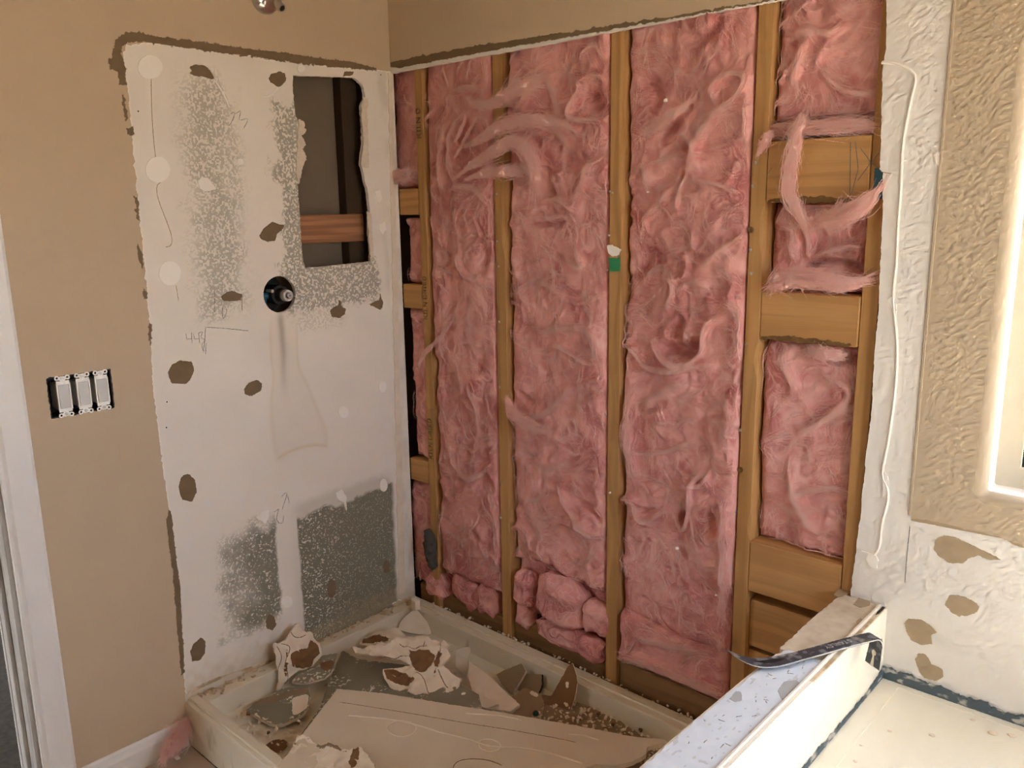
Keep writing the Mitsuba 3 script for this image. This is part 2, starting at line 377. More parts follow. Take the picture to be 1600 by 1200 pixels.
mat('m_frame', (0.66, 0.60, 0.47), 0.5, 0.4)
scene['m_glass'] = {'type': 'thindielectric', 'int_ior': 1.5}

LIP, DRY = 0.14, 0.0127
CEIL = 2.5
XR, YR = 3.25, -3.4          # right wall, rear wall
TOP = 2.016                  # where the tile surround ended

# ------------------------------------------------------------------ left wall (plane x = 0)
white_px = [(196, 70), (230, 66), (300, 75), (420, 92), (520, 103), (606, 113), (612, 112), (632, 925), (640, 932), (290, 1088), (285, 1040), (276, 900), (264, 800),
            (250, 700), (238, 600), (231, 480), (220, 370), (208, 240), (199, 130), (189, 100)]
niche_px = [(457, 118), (520, 120), (553, 121), (566, 132), (571, 152), (564, 165), (566, 185), (568, 215), (564, 255), (568, 272), (575, 300), (578, 330), (577, 365),
            (580, 392), (579, 408), (540, 413), (477, 419), (472, 395), (468, 330), (465, 290), (472, 262), (478, 245), (468, 228), (472, 205), (462, 178), (458, 150)]
valve_c, valve_r = at(437, 460, 0, 0)[[1, 2]], 0.056
niche = rag(YZ(niche_px), 0.0035, 0.004, 3, 70)
valve_hole = Point(*valve_c).buffer(valve_r, 32)
sw = YZ([(74, 590), (170, 577), (173, 636), (84, 652)])
sw_y0, sw_y1, sw_z0, sw_z1 = -1.165, -1.006, 1.062, 1.168
sw_hole = rag([(sw_y0, sw_z0), (sw_y1, sw_z0), (sw_y1, sw_z1), (sw_y0, sw_z1)], 0.002, 0.004, 5, 80)
DOOR_Y = -1.290
outline = Polygon([(DOOR_Y, 0), (0.012, 0), (0.012, CEIL), (YR, CEIL), (YR, 0), (-2.12, 0), (-2.12, 2.06), (DOOR_Y, 2.06)])
used_roots |= {'wall_left', 'wall_back'}
wl = 'wall_left'
put(wl, prism(outline.difference(unary_union([niche, valve_hole, sw_hole])), 'yz', -DRY, 0), 'm_greenboard', kind='structure',
    label='left shower wall stripped to white skimmed wallboard with torn edges')
white = rag(YZ(white_px), 0.004, 0.004, 11, 45)
white = unary_union([white, sbox(-0.06, 0.1, 1.97 + 0.03, TOP + 0.006)])
gap = sbox(-0.9, 0.0, -0.1, 0.16)
tan_l = outline.difference(white).difference(gap).difference(sw_hole).buffer(0)
under_l = rag([tuple(q) for q in np.array(max(polys(white), key=lambda g: g.area).buffer(-0.0035).exterior.coords)[:-1]], 0.0012, 0.004, 21, 120)
put(wl + '__painted_layer', prism(tan_l, 'yz', 0.0, 0.0024), 'm_tan', label='beige painted surface left around the bare board')
put(wl + '__torn_edge', prism(outline.difference(under_l).difference(gap).difference(sw_hole).intersection(white.buffer(0.01)), 'yz', 0.0, 0.0013), 'm_paper_white', label='white torn paper edge')
strips = [
    [(180, 62), (192, 52), (215, 50), (245, 58), (300, 63), (355, 72), (420, 80), (470, 87), (520, 93), (560, 99), (586, 107), (590, 110), (560, 108), (500, 103), (440, 96), (380, 87), (330, 81), (270, 72),
     (225, 66), (200, 66), (190, 74), (188, 86), (196, 108), (196, 132), (186, 133), (184, 112), (172, 108), (167, 95), (176, 84)],
    [(262, 795), (268, 805), (272, 850), (281, 920), (284, 980), (288, 1050), (283, 1055), (276, 980), (270, 900), (264, 860), (260, 820)],
    [(190, 145), (195, 160), (200, 185), (196, 190), (191, 170)], [(198, 200), (208, 198), (208, 212), (198, 210)],
    [(209, 305), (214, 310), (218, 345), (213, 340)], [(214, 380), (222, 395), (223, 420), (215, 405)], [(222, 450), (229, 455), (230, 470), (225, 468)], [(231, 500), (236, 505), (236, 540), (232, 530)]]
for i, s in enumerate(strips):
    put(wl + '__torn_strip', prism(rag(YZ(s), 0.0046, 0.003, 30 + i, 130), 'yz', 0.0, 0.0030), 'm_torn')
spots = [[(296, 105), (304, 101), (318, 102), (329, 110), (334, 122), (331, 124), (318, 120), (306, 119), (296, 115), (299, 110)],
         [(419, 122), (425, 115), (436, 112), (445, 115), (447, 125), (441, 133), (434, 136), (422, 128)],
         [(405, 368), (412, 357), (425, 346), (434, 350), (444, 352), (440, 360), (432, 366), (430, 376), (418, 378), (407, 373)],
         [(344, 463), (352, 458), (362, 454), (378, 460), (376, 469), (364, 471), (350, 470)],
         [(515, 486), (521, 480), (529, 477), (529, 470), (532, 470), (533, 478), (540, 482), (539, 490), (533, 494), (531, 497), (519, 495)],
         [(577, 476), (585, 471), (592, 469), (594, 459), (596, 466), (599, 472), (597, 481), (594, 484), (584, 479)],
         [(262, 583), (268, 570), (282, 563), (300, 565), (303, 580), (297, 594), (290, 600), (268, 599)],
         [(381, 608), (388, 598), (402, 594), (410, 600), (407, 611), (394, 619), (383, 616)],
         [(279, 762), (283, 745), (294, 740), (305, 750), (307, 768), (300, 784), (284, 781)],
         [(297, 1018), (303, 1005), (314, 996), (321, 1002), (320, 1020), (312, 1032), (300, 1033)],
         [(415, 972), (420, 960), (428, 963), (432, 976), (426, 985), (417, 982)],
         [(511, 915), (516, 905), (523, 908), (525, 925), (519, 935), (513, 930)],
         [(598, 885), (603, 875), (609, 880), (608, 893), (601, 894)], [(538, 112), (553, 112), (550, 118), (536, 119)]]
for i, s in enumerate(spots):
    put(wl + '__torn_spot', prism(rag(YZ(s), 0.0022, 0.003, 50 + i, 120), 'yz', 0.0, 0.0012), 'm_torn')
for i, (x, y, rx, ry) in enumerate([(234, 105, 19, 19), (246, 265, 19, 20), (265, 427, 17, 19), (470, 107, 6, 6), (375, 253, 5, 5), (536, 644, 8, 9), (597, 604, 6, 9), (599, 758, 6, 10), (448, 940, 9, 9)]):
    ring = [(x + rx * math.cos(a), y + ry * math.sin(a)) for a in np.arange(24) * math.pi / 12]
    put(wl + '__compound_dab', prism(rag(YZ(ring), 0.0012, 0.003, 80 + i, 50), 'yz', 0.0, 0.0026), 'm_compound')
blobs = [[(308, 283), (315, 277), (324, 279), (338, 295), (330, 298), (318, 299), (312, 295)], [(400, 808), (410, 800), (419, 797), (418, 808), (414, 817), (404, 812)],
         [(524, 770), (533, 765), (540, 775), (541, 798), (536, 785), (527, 780)], [(592, 352), (600, 345), (603, 358), (597, 366), (592, 362)], [(585, 300), (592, 296), (596, 310), (590, 318)]]
for i, s in enumerate(blobs):
    put(wl + '__compound_dab', prism(rag(YZ(s), 0.002, 0.003, 95 + i, 80), 'yz', 0.0, 0.004), 'm_compound')


def stroke(key, pts, w, m, x=0.0005, ax=0, plane=0.0, n=14, smooth=True, label=None):
    q = np.array([at(*p, ax, plane) for p in pts]); q[:, ax] += x
    if smooth and len(q) > 2: q = spline(q, n)
    return put(key, tube(q, w, 5), m, label=label)


# hairline cracks / ridges between the dabs, a curl of compound under two torn spots
for l in ([(236, 124), (238, 190), (243, 246)], [(251, 285), (254, 330), (261, 386), (259, 386)], [(275, 446), (279, 470)]):
    stroke(wl + '__scored_line', l, 0.0009, 'm_torn_light')
for l in ([(334, 124), (345, 140), (358, 168)], [(434, 136), (426, 146), (410, 152)]):
    stroke(wl + '__compound_ridge', l, 0.002, 'm_compound')
# pencilled figures: 443 with a long-division line, 4 below, 0, and two scrawls
pencil = [[(290, 521), (292, 530), (300, 529)], [(299, 520), (300, 536)], [(302, 522), (304, 530), (311, 529)], [(310, 520), (312, 537)], [(309, 521), (316, 520), (314, 527), (319, 530), (315, 537)],
          [(321, 511), (320, 528), (318, 550)], [(321, 511), (350, 513), (388, 517)], [(315, 538), (317, 548), (322, 547)], [(322, 536), (321, 553)],
          [(349, 478), (347, 488), (349, 498), (353, 490), (351, 478), (349, 478)], [(335, 452), (335, 488)], [(378, 459), (378, 485)],
          [(360, 178), (366, 176), (364, 186), (358, 196)], [(368, 178), (376, 175), (374, 187), (383, 186), (381, 200)],
          [(428, 800), (436, 796), (432, 808), (438, 818), (443, 806)], [(440, 776), (448, 770), (446, 780), (441, 796)], [(449, 773), (452, 786)]]
for l in pencil:
    stroke(wl + '__pencil_mark', l, 0.0007, 'm_pencil', n=10, smooth=len(l) > 3)
for (x, y) in [(216, 174), (261, 628), (260, 668), (595, 117), (382, 1047)]:
    p = at(x, y, 0, 0.0)
    put(wl + '__nail_hole', trimesh.creation.cylinder(0.0035 if y > 1000 else 0.002, 0.0012, sections=10, transform=trimesh.transformations.translation_matrix(p + [0.0005, 0, 0]) @ trimesh.transformations.rotation_matrix(math.pi / 2, [0, 1, 0])), 'm_black')
# ragged face paper around the niche
for i, s in enumerate([[(466, 186), (474, 190), (478, 205), (470, 212), (478, 225), (472, 232), (478, 245), (472, 262), (466, 288), (462, 268), (464, 230)],
                       [(566, 150), (574, 156), (573, 180), (576, 260), (570, 262), (562, 258), (568, 225), (563, 180), (566, 165)],
                       [(572, 330), (580, 335), (583, 400), (578, 408), (576, 380), (574, 355)]]):
    put(wl + '__torn_flap', prism(rag(YZ(s), 0.004, 0.003, 120 + i, 130), 'yz', 0.0, 0.0035), 'm_gypsum')
# joint tape and corner edge next to the open studs
put(wl + '__corner_edge', prism(rag(YZ([(606, 113), (612, 112), (633, 925), (623, 930)]), 0.003, 0.004, 130, 60), 'yz', 0.0, 0.0022), 'm_plaster', label='ragged cut edge of the board')
put(wl + '__broken_strip', prism(rag(YZ([(292, 1085), (340, 1062), (375, 1048), (382, 1052), (420, 1038), (425, 1030), (330, 1062), (296, 1080), (290, 1092)]), 0.002, 0.003, 131, 100), 'yz', 0.0, 0.003), 'm_grime')

# framing inside the left wall, seen through the niche
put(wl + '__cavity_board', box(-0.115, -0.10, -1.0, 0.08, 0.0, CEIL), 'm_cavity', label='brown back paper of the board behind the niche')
put(wl + '__stud', box(-0.0995, -0.055, -0.165, -0.10, 0.04, CEIL - 0.04, 0.003), 'm_stud_shade', label='stud beside the niche, shade painted in as near black')
put(wl + '__stud', box(-0.102, -DRY, -0.60, -0.56, 0.04, CEIL - 0.04, 0.003), 'm_stud')
bz = at(520, 335, 0, -0.055)[2], at(520, 379, 0, -0.055)[2]
put(wl + '__block', box(-0.090, -0.048, -0.558, -0.104, bz[1], bz[0], 0.003), 'm_block_red', label='reddish wooden block across the niche')
put(wl + '__block', box(-0.102, -DRY, -0.9, -0.6, 0, 0.04, 0.003), 'm_stud')
put(wl + '__cavity_end', box(-0.10, -DRY, -1.0, -0.985, 0, CEIL), 'm_cavity')

# ------------------------------------------------------------------ shower valve in its hole
v = root('shower_valve')
vy, vz = valve_c
RX = trimesh.transformations.rotation_matrix(math.pi / 2, [0, 1, 0])


def xcyl(r, x0, x1, y, z, n=24):
    m = trimesh.creation.cylinder(r, x1 - x0, sections=n); m.apply_transform(RX); m.apply_translation(((x0 + x1) / 2, y, z)); return m


def xlathe(prof, y, z, n=28):
    m = trimesh.creation.revolve(np.array(prof), sections=n); m.apply_transform(RX); m.apply_translation((0, y, z)); return m


cy, cz = at(452, 462, 0, 0.02)[[1, 2]]
lab(v, 'shower valve body with white collar in the round hole of the left wall', 'valve')
put(v + '__cavity_dark', xcyl(0.064, -0.095, -0.09, vy, vz), 'm_black')  # black disc paints in the darkness of the wall cavity
put(v + '__body', cat_([xcyl(0.030, -0.088, -0.03, cy, cz), xcyl(0.021, -0.03, -0.004, cy, cz)]), 'm_black', smooth=40)
put(v + '__collar', xlathe([(0.009, -0.004), (0.0175, -0.004), (0.0185, 0.004), (0.0175, 0.014), (0.010, 0.014), (0.009, 0.004), (0.009, -0.004)], cy, cz), 'm_plastic', smooth=40, label='white plastic collar')
put(v + '__stem', cat_([xcyl(0.0068, -0.01, 0.024, cy, cz), xcyl(0.003, 0.024, 0.034, cy, cz)]), 'm_galv', smooth=40)
put(v + '__pipe', cat_([tube([(-0.06, cy, cz), (-0.06, vy - 0.02, cz - 0.003), (-0.06, vy - 0.055, cz - 0.005)], 0.011, 12), tube([(-0.06, vy - 0.02, cz), (-0.06, vy - 0.022, cz - 0.06)], 0.009, 12)]), 'm_teal', smooth=40, label='dark teal pipe stub')
put(v + '__screw', xcyl(0.005, -0.05, -0.02, vy - 0.012, vz + 0.01), 'm_galv')

# ------------------------------------------------------------------ shower arm
v = root('shower_outlet')
ay, az = at(412, -3, 0, 0)[[1, 2]]
lab(v, 'chrome shower outlet pipe with round wall flange and no shower head', 'shower outlet')
put(v + '__flange', xlathe([(0, 0.0026), (0.045, 0.0026), (0.046, 0.006), (0.041, 0.014), (0.028, 0.022), (0.014, 0.026), (0, 0.027)], ay, az, 40), 'm_chrome', smooth=50)
e = at(441, 13, 0, 0.115)
arm = spline([(0.0, ay, az), (0.04, ay, az + 0.002), (0.075, ay - 0.001, az - 0.008), (0.098, e[1], e[2] + 0.016), (0.115, e[1], e[2])], 20)
put(v + '__pipe', tube(arm[:-3], 0.0105, 16), 'm_chrome', smooth=50)
put(v + '__threaded_end', tube(arm[-5:], 0.0118, 16), 'm_galv', smooth=50)
d = arm[-1] - arm[-2]; d /= np.linalg.norm(d)
put(v + '__bore', tube([arm[-1] - d * 0.004, arm[-1] + d * 0.0006], 0.0085, 16), 'm_black', label='dark open end')

# ------------------------------------------------------------------ three rocker switches
v = root('switch_box')
lab(v, 'open black electrical box in the beige wall holding three rocker switches', 'switch box')
bt = 0.003
put(v + '__box', cat_([box(-0.062, -0.059, sw_y0, sw_y1, sw_z0, sw_z1), box(-0.06, 0.0005, sw_y0 - 0.001, sw_y0 + bt, sw_z0, sw_z1), box(-0.06, 0.0005, sw_y1 - bt, sw_y1 + 0.001, sw_z0, sw_z1),
                      box(-0.06, 0.0005, sw_y0, sw_y1, sw_z0 - 0.001, sw_z0 + bt), box(-0.06, 0.0005, sw_y0, sw_y1, sw_z1 - bt, sw_z1 + 0.001)]), 'm_black')
zc = (sw_z0 + sw_z1) / 2
for i, cyy in enumerate([-1.128, -1.080, -1.034]):
    s = root('rocker_switch')
    lab(s, ['grey rocker switch nearest the door in the open switch box', 'middle grey rocker switch of three in the open box', 'grey rocker switch nearest the bare shower board'][i], 'light switch', 'rocker switches in the open box')
    put(s + '__body', box(-0.045, 0.001, cyy - 0.0155, cyy + 0.0155, zc - 0.034, zc + 0.034, 0.002), 'm_plastic', label='plain housing behind the frame')
    fr = sbox(cyy - 0.0168, zc - 0.0345, cyy + 0.0168, zc + 0.0345).difference(sbox(cyy - 0.0135, zc - 0.031, cyy + 0.0135, zc + 0.031))
    put(s + '__frame', prism(fr, 'yz', 0.001, 0.0065), 'm_plastic_bright')
    put(s + '__rocker', trimesh.convex.convex_hull(np.array([(x, cyy + sy * w_, zc + z_) for sy in (-1, 1) for (x, z_, w_) in ((0.001, -0.0305, 0.0128), (0.001, 0.0305, 0.0128), (0.0045, 0.0300, 0.0126), (0.0062, 0.0, 0.0126), (0.0085, -0.0300, 0.0126))])), 'm_plastic', label='pale grey rocker')
    for sg in (1, -1):
        yoke = sbox(cyy - 0.016, 0.034, cyy + 0.016, 0.0405).union(sbox(cyy - 0.006, 0.04, cyy + 0.006, 0.052))
        for k in (-1, 1):
            yoke = yoke.union(Point(cyy + k * 0.0125, 0.0485).buffer(0.0062)).union(LineString([(cyy, 0.041), (cyy + k * 0.0125, 0.0485)]).buffer(0.0026))
        yoke = yoke.difference(unary_union([Point(cyy + k * 0.0125, 0.0485).buffer(0.0027) for k in (-1, 1)]))
        yoke = affinity.translate(affinity.scale(yoke, 1, sg, origin=(0, 0)), 0, zc)
        put(s + '__strap', prism(yoke, 'yz', 0.0025, 0.004), 'm_plastic_bright', label='bright metal mounting strap')
        put(s + '__screw', cat_([xcyl(0.0042, 0.003, 0.006, cyy, zc + sg * 0.0458, 12)]), 'm_steel')

# ------------------------------------------------------------------ door casing, jamb, baseboard
cas = [(0.0, 0), (0.0, 0.058), (0.010, 0.058), (0.014, 0.052), (0.016, 0.03), (0.016, 0.012), (0.013, 0.006), (0.013, 0.0)]   # x, distance from opening
pg = Polygon([(a, -1.298 + b * 0.079 / 0.058) for a, b in cas])
put('trim_1', prism(pg, 'xy', 0, 2.12), 'm_trim', kind='structure', label='white door casing beside the beige wall')
put('trim_1__head', box(0, 0.016, -2.20, -1.219, 2.065, 2.12, 0.003), 'm_trim')
jb = 'door_1'
put(jb, box(-0.135, 0.0005, -1.309, -1.2905, 0, 2.06), 'm_trim_old', kind='structure', label='worn grey door jamb of the open doorway at the left edge')
put(jb + '__stop', box(-0.085, -0.05, -1.319, -1.308, 0, 2.05, 0.002), 'm_trim_old')
put(jb + '__stop', box(-0.135, -0.118, -1.312, -1.308, 0, 2.05, 0.0005), 'm_trim_old')
put('wall_hall', cat_([box(-0.127, -0.1152, -1.275, 0.1, 0, CEIL), box(-0.127, -0.1152, YR, -2.12, 0, CEIL)]), 'm_tan', kind='structure', label='hall side of the left wall')
bb = [(0, 0), (0.014, 0), (0.014, 0.058), (0.011, 0.066), (0.0085, 0.078), (0.004, 0.084), (0, 0.084)]
m = trimesh.creation.extrude_polygon(Polygon(bb), 0.31, engine='earcut')
m.vertices = np.c_[m.vertices[:, 0] + 0.0024, -1.219 + m.vertices[:, 2], m.vertices[:, 1]]; m.invert()
put('baseboard_left', m, 'm_trim', kind='structure', label='white baseboard between door casing and shower pan')

# ------------------------------------------------------------------ floor, hall, ceiling, right and rear walls
put('floor', box(-0.02, XR, YR, 0.1, -0.03, -0.004), 'm_grout', kind='structure', label='tiled bathroom floor with dark joints')
tx = np.arange(0.0, XR, 0.33); ty = np.arange(-0.905, YR, -0.33)
for yy in ty:
    for xx in tx:
        put('floor__tile', box(xx + 0.0015, min(xx + 0.3285, XR), max(yy - 0.3285, YR), yy - 0.0015, -0.02, 0.0, 0.0015), 'm_tile')
put('floor_hall', box(-6.0, -0.0, -6.0, 4.0, -0.03, -0.005), 'm_carpet', kind='structure', label='dark grey carpet beyond the doorway')
put('ceiling', box(-0.13, XR + 0.1, YR - 0.1, 0.12, CEIL, CEIL + 0.1), 'm_ceiling', kind='structure', label='tan ceiling, kept dark to weaken the bounced light')
put('wall_hall_far', cat_([box(-6.1, -6.0, -6, 4, 0, 1.0), box(-6.1, -6.0, -6, 4, 2.0, CEIL), box(-6.1, -6.0, -6, -3.5, 1, 2), box(-6.1, -6, 0.5, 4, 1, 2)]), 'm_tan', kind='structure', label='far wall of the hall')
put('ceiling_hall', box(-6.1, -0.13, -6, 4, CEIL, CEIL + 0.1), 'm_ceiling', kind='structure', label='ceiling of the hall')
# right wall with its window over the tub
W2 = (-1.55, -0.15, 0.97, 2.15)
put('wall_rear', box(-0.13, XR + 0.11, YR - 0.1, YR, 0, CEIL), 'm_tan', kind='structure', label='beige rear wall of the bathroom')
put('wall_right', prism(sbox(YR, 0, 0.09, CEIL).difference(sbox(W2[0], W2[2], W2[1], W2[3])), 'yz', XR, XR + 0.11), 'm_tan_rough', kind='structure', label='beige wall over the tub')


def window(key, lo, hi, z0, z1, axis, pos):
    fr = sbox(lo, z0, hi, z1).difference(sbox(lo + 0.045, z0 + 0.045, hi - 0.045, z1 - 0.045))
    f = 'xz' if axis == 1 else 'yz'
    put(key, prism(fr, f, pos, pos + 0.04), 'm_frame', kind='structure', label='cream window frame over the tub')
    gk = sbox(lo + 0.043, z0 + 0.043, hi - 0.043, z1 - 0.043).difference(sbox(lo + 0.052, z0 + 0.052, hi - 0.052, z1 - 0.052))
    put(key + '__gasket', prism(gk, f, pos + 0.012, pos + 0.03), 'm_black', label='black glazing gasket')
    a = [lo + 0.05, z0 + 0.05, hi - 0.05, z1 - 0.05]
    q = np.array([(a[0], a[1]), (a[2], a[1]), (a[2], a[3]), (a[0], a[3])])
    vv = np.c_[q[:, 0], np.full(4, pos + 0.02), q[:, 1]] if axis == 1 else np.c_[np.full(4, pos + 0.02), q]
    put(key + '__pane', trimesh.Trimesh(vv, [[0, 1, 2], [0, 2, 3]], process=False), 'm_glass')


W1 = (1.864, 2.95, 0.968, 1.86)
window('window_1', W1[0] + 0.0, W1[1], W1[2], W1[3], 1, 0.075)
window('window_2', W2[0], W2[1], W2[2], W2[3], 0, XR + 0.06)

# ------------------------------------------------------------------ back wall (drywall face y = 0, studs behind it)
wb = 'wall_back'
right_edge = [(1.592, 2.6)] + XZ([(1386, 0), (1384, 75), (1379, 110), (1377, 200), (1375, 266), (1380, 270), (1379, 330), (1373, 480), (1366, 560), (1362, 640), (1352, 720), (1345, 800), (1336, 870), (1329, 925)]) + [(1.592, 0.0)]
edge_l = jag(right_edge[1:-1], 0.002, 0.004, 41, False, 60)
right_poly = Polygon([(XR + 0.1, 0.0), (1.64, 0.0), (1.61, 0.62)] + [tuple(q) for q in edge_l[::-1]] + [(1.597, 2.03)] + [(1.597, CEIL), (XR + 0.1, CEIL)]).buffer(0)
top_edge = jag([(0.0, TOP), (1.64, TOP)], 0.0015, 0.004, 43, False, 60)
top_poly = Polygon([tuple(q) for q in top_edge] + [(1.66, CEIL), (0.0, CEIL)]).buffer(0)
BN = 0.022
win_hole = sbox(W1[0], W1[2], W1[1], W1[3]).buffer(-0.006).buffer(0.006, 8).buffer(BN, 8)
put(wb, prism(unary_union([right_poly, top_poly]).difference(win_hole), 'xz', 0.0, DRY), 'm_white_rough', kind='structure', label='back wall with wallboard left beside the open studs')
tan_top = Polygon([tuple(q) for q in jag([(0.003, TOP + 0.034), (0.12, TOP + 0.036), (0.4, TOP + 0.033), (0.7, TOP + 0.022), (1.0, TOP + 0.012), (1.3, TOP + 0.006), (1.72, TOP + 0.002)], 0.0045, 0.003, 44, False, 40)] + [(1.72, CEIL), (0.003, CEIL)]).buffer(0)
tr_edge = jag([(1.722, 2.03), (1.7225, 1.6), (1.7215, 1.2), (1.724, 0.885)], 0.0012, 0.006, 45, False, 40)
tr_low = jag(XZ([(1425, 809), (1470, 816), (1510, 826), (1560, 838), (1582, 846), (1600, 852)]) + [(2.3, 0.87), (XR, 0.87)], 0.002, 0.004, 46, False, 60)
tan_right = Polygon([tuple(q) for q in tr_edge] + [tuple(q) for q in tr_low] + [(XR, CEIL), (1.722, CEIL)]).buffer(0)
put(wb + '__painted_layer', prism(tan_right.difference(win_hole), 'xz', -0.003, 0.0), 'm_tan_rough', label='beige textured paint around the window')
put(wb + '__painted_layer', prism(tan_top, 'xz', -0.0024, 0.0), 'm_tan', label='beige paint above the open studs')
lo_strip = Polygon(XZ([(1425, 808), (1500, 822), (1560, 836), (1600, 846)]) + [(2.3, 0.886), (2.3, 0.868)] + XZ([(1600, 856), (1582, 850), (1572, 842), (1500, 828), (1450, 818), (1424, 813)]))
put(wb + '__torn_strip', prism(lo_strip.buffer(0), 'xz', -0.0018, 0.0), 'm_torn_light')
put(wb + '__torn_edge', prism(Polygon([tuple(q) for q in jag([(0.003, TOP + 0.020), (0.06, TOP + 0.012), (0.5, TOP + 0.011), (0.9, TOP + 0.005), (1.3, TOP + 0.002), (1.6, TOP + 0.0015)], 0.003, 0.003, 47, False, 70)] + [(1.6, TOP + 0.05), (0.003, TOP + 0.05)]).buffer(0), 'xz', -0.0012, 0.0), 'm_torn')
put(wb + '__corner_bead', box(1.7185, 1.7245, -0.0042, 0, 0.885, CEIL - 0.01, 0.001), 'm_tan_rough', label='thin ridge where the beige paint starts')
for i, s in enumerate([[(1459, 858), (1463, 842), (1475, 836), (1492, 839), (1512, 848), (1540, 862), (1563, 874), (1545, 875), (1530, 868), (1515, 872), (1505, 880), (1482, 879), (1466, 868)],
                       [(1477, 944), (1484, 929), (1500, 931), (1520, 938), (1531, 948), (1527, 956), (1512, 962), (1498, 963), (1484, 955)],
                       [(1413, 974), (1418, 967), (1440, 968), (1455, 978), (1464, 988), (1455, 992), (1457, 1006), (1440, 1008), (1424, 1000), (1418, 990)],
                       [(1430, 1030), (1436, 1020), (1446, 1022), (1456, 1038), (1472, 1045), (1475, 1058), (1462, 1064), (1446, 1060), (1436, 1048)]]):
    put(wb + '__torn_spot', prism(rag(XZ(s), 0.0018, 0.003, 150 + i, 120), 'xz', -0.0012, 0.0), 'm_torn_light')
stroke(wb + '__adhesive_bead', [(1378, 98), (1400, 100), (1420, 108), (1430, 117), (1428, 140), (1420, 175), (1412, 220), (1408, 290), (1403, 360), (1400, 420), (1396, 468), (1399, 500), (1402, 560), (1394, 650), (1382, 720), (1380, 745), (1386, 760), (1378, 820), (1375, 850), (1366, 867)],
       0.0035, 'm_compound', x=-0.001, ax=1, plane=0.0, n=90, label='raised white bead of old adhesive')
stroke(wb + '__adhesive_bead', [(1366, 867), (1350, 862), (1346, 860)], 0.002, 'm_compound', x=-0.001, ax=1, smooth=False)
for s, sd in (([(1358, 866), (1366, 862), (1373, 876), (1370, 887), (1360, 885), (1353, 872)], 160), ([(1387, 470), (1395, 462), (1402, 478), (1400, 492), (1392, 478)], 161), ([(1458, 244), (1464, 238), (1474, 240), (1474, 256), (1466, 258)], 162), ([(1380, 735), (1388, 745), (1388, 765), (1380, 778)], 163)):
    put(wb + '__compound_dab', prism(rag(XZ(s), 0.0015, 0.003, sd, 80), 'xz', -0.003, 0.0), 'm_compound')
stroke(wb + '__scored_line', [(1422, 822), (1418, 860), (1414, 910)], 0.0008, 'm_pencil', x=-0.0003, ax=1)
stroke(wb + '__scored_line', [(1377, 268), (1384, 270), (1393, 271)], 0.0009, 'm_torn_light', x=-0.0003, ax=1)
ringp = []
for cx, cz_, a0 in ((W1[1] - .006, W1[3] - .006, 0), (W1[0] + .006, W1[3] - .006, 90), (W1[0] + .006, W1[2] + .006, 180), (W1[1] - .006, W1[2] + .006, 270)):
    for a in np.linspace(0, 90, 7): ringp.append((cx, cz_, math.cos(math.radians(a0 + a)), math.sin(math.radians(a0 + a))))
ringp = np.array(ringp); nr = len(ringp)


def sweep_ring(prof):
    V = np.vstack([np.c_[ringp[:, 0] + (.006 + o) * ringp[:, 2], np.full(nr, yv), ringp[:, 1] + (.006 + o) * ringp[:, 3]] for o, yv in prof]); F = []
    for i in range(len(prof) - 1):
        for j in range(nr):
            a, b = i * nr + j, i * nr + (j + 1) % nr
            F += [[a, b + nr, b], [a, a + nr, b + nr]]
    return trimesh.Trimesh(V, F, process=False)


put('wall_back__bullnose', sweep_ring([(BN * (1 - math.sin(t)), -0.003 + BN * (1 - math.cos(t))) for t in np.linspace(0, math.pi / 2, 9)]), 'm_tan_rough', smooth=True, label='rounded beige edge of the window opening')
put('wall_back__reveal', sweep_ring([(0, BN - 0.003), (0, 0.112), (0.004, 0.112), (0.004, BN - 0.003)]), 'm_white_rough', label='window reveal and sill, daylight glare painted in as white')  # white colour stands in for the daylight glare on the reveal
put(wb + '__sheathing', prism(sbox(-0.13, 0, XR + 0.1, CEIL).difference(sbox(W1[0], W1[2], W1[1], W1[3])), 'xz', 0.105, 0.12), 'm_sheathing', label='dark outer sheathing behind the studs')

SF = 0.0135  # stud face


def stud(x0, x1, z0, z1, seed, wane=(), face=SF, label=None):
    """A planed stud; wane = stretches (side, z0, z1, depth) where the edge is rounded by bark."""
    n = 120; zs = np.linspace(z0, z1, n)
    rows = []
    for zz in zs:
        w = 0.0011 * (meshkit.noise(np.array([[zz * 3.0, seed, 0.0]]))[0] - 0.5)
        l, r_ = 0.002, 0.002
        for sd, a, b, dp in wane:
            k = np.clip((zz - a) / 0.03, 0, 1) * np.clip((b - zz) / 0.03, 0, 1)
            k = k * k * (3 - 2 * k) * dp * (0.75 + 0.5 * meshkit.noise(np.array([[zz * 18, seed, 1.0]]))[0])
            if sd < 0: l += k
            else: r_ += k
        X0, X1 = x0 + w, x1 + w
        rows.append([(X0, face + l * 1.3), (X0 + l, face), (X1 - r_, face), (X1 - r_ * 0.3, face + r_ * 0.5), (X1, face + r_ * 1.6), (X1, 0.103), (X0, 0.103)])
    rows = np.array(rows); k = rows.shape[1]
    vv = np.concatenate([rows, np.repeat(zs[:, None, None], k, 1)], 2).reshape(-1, 3)
    f = []
    for i in range(n - 1):
        for j in range(k):
            a, b = i * k + j, i * k + (j + 1) % k
            f += [[a, b, b + k], [a, b + k, a + k]]
    for j in range(1, k - 1): f += [[0, j + 1, j], [(n - 1) * k, (n - 1) * k + j, (n - 1) * k + j + 1]]
    return trimesh.Trimesh(vv, f, process=False)


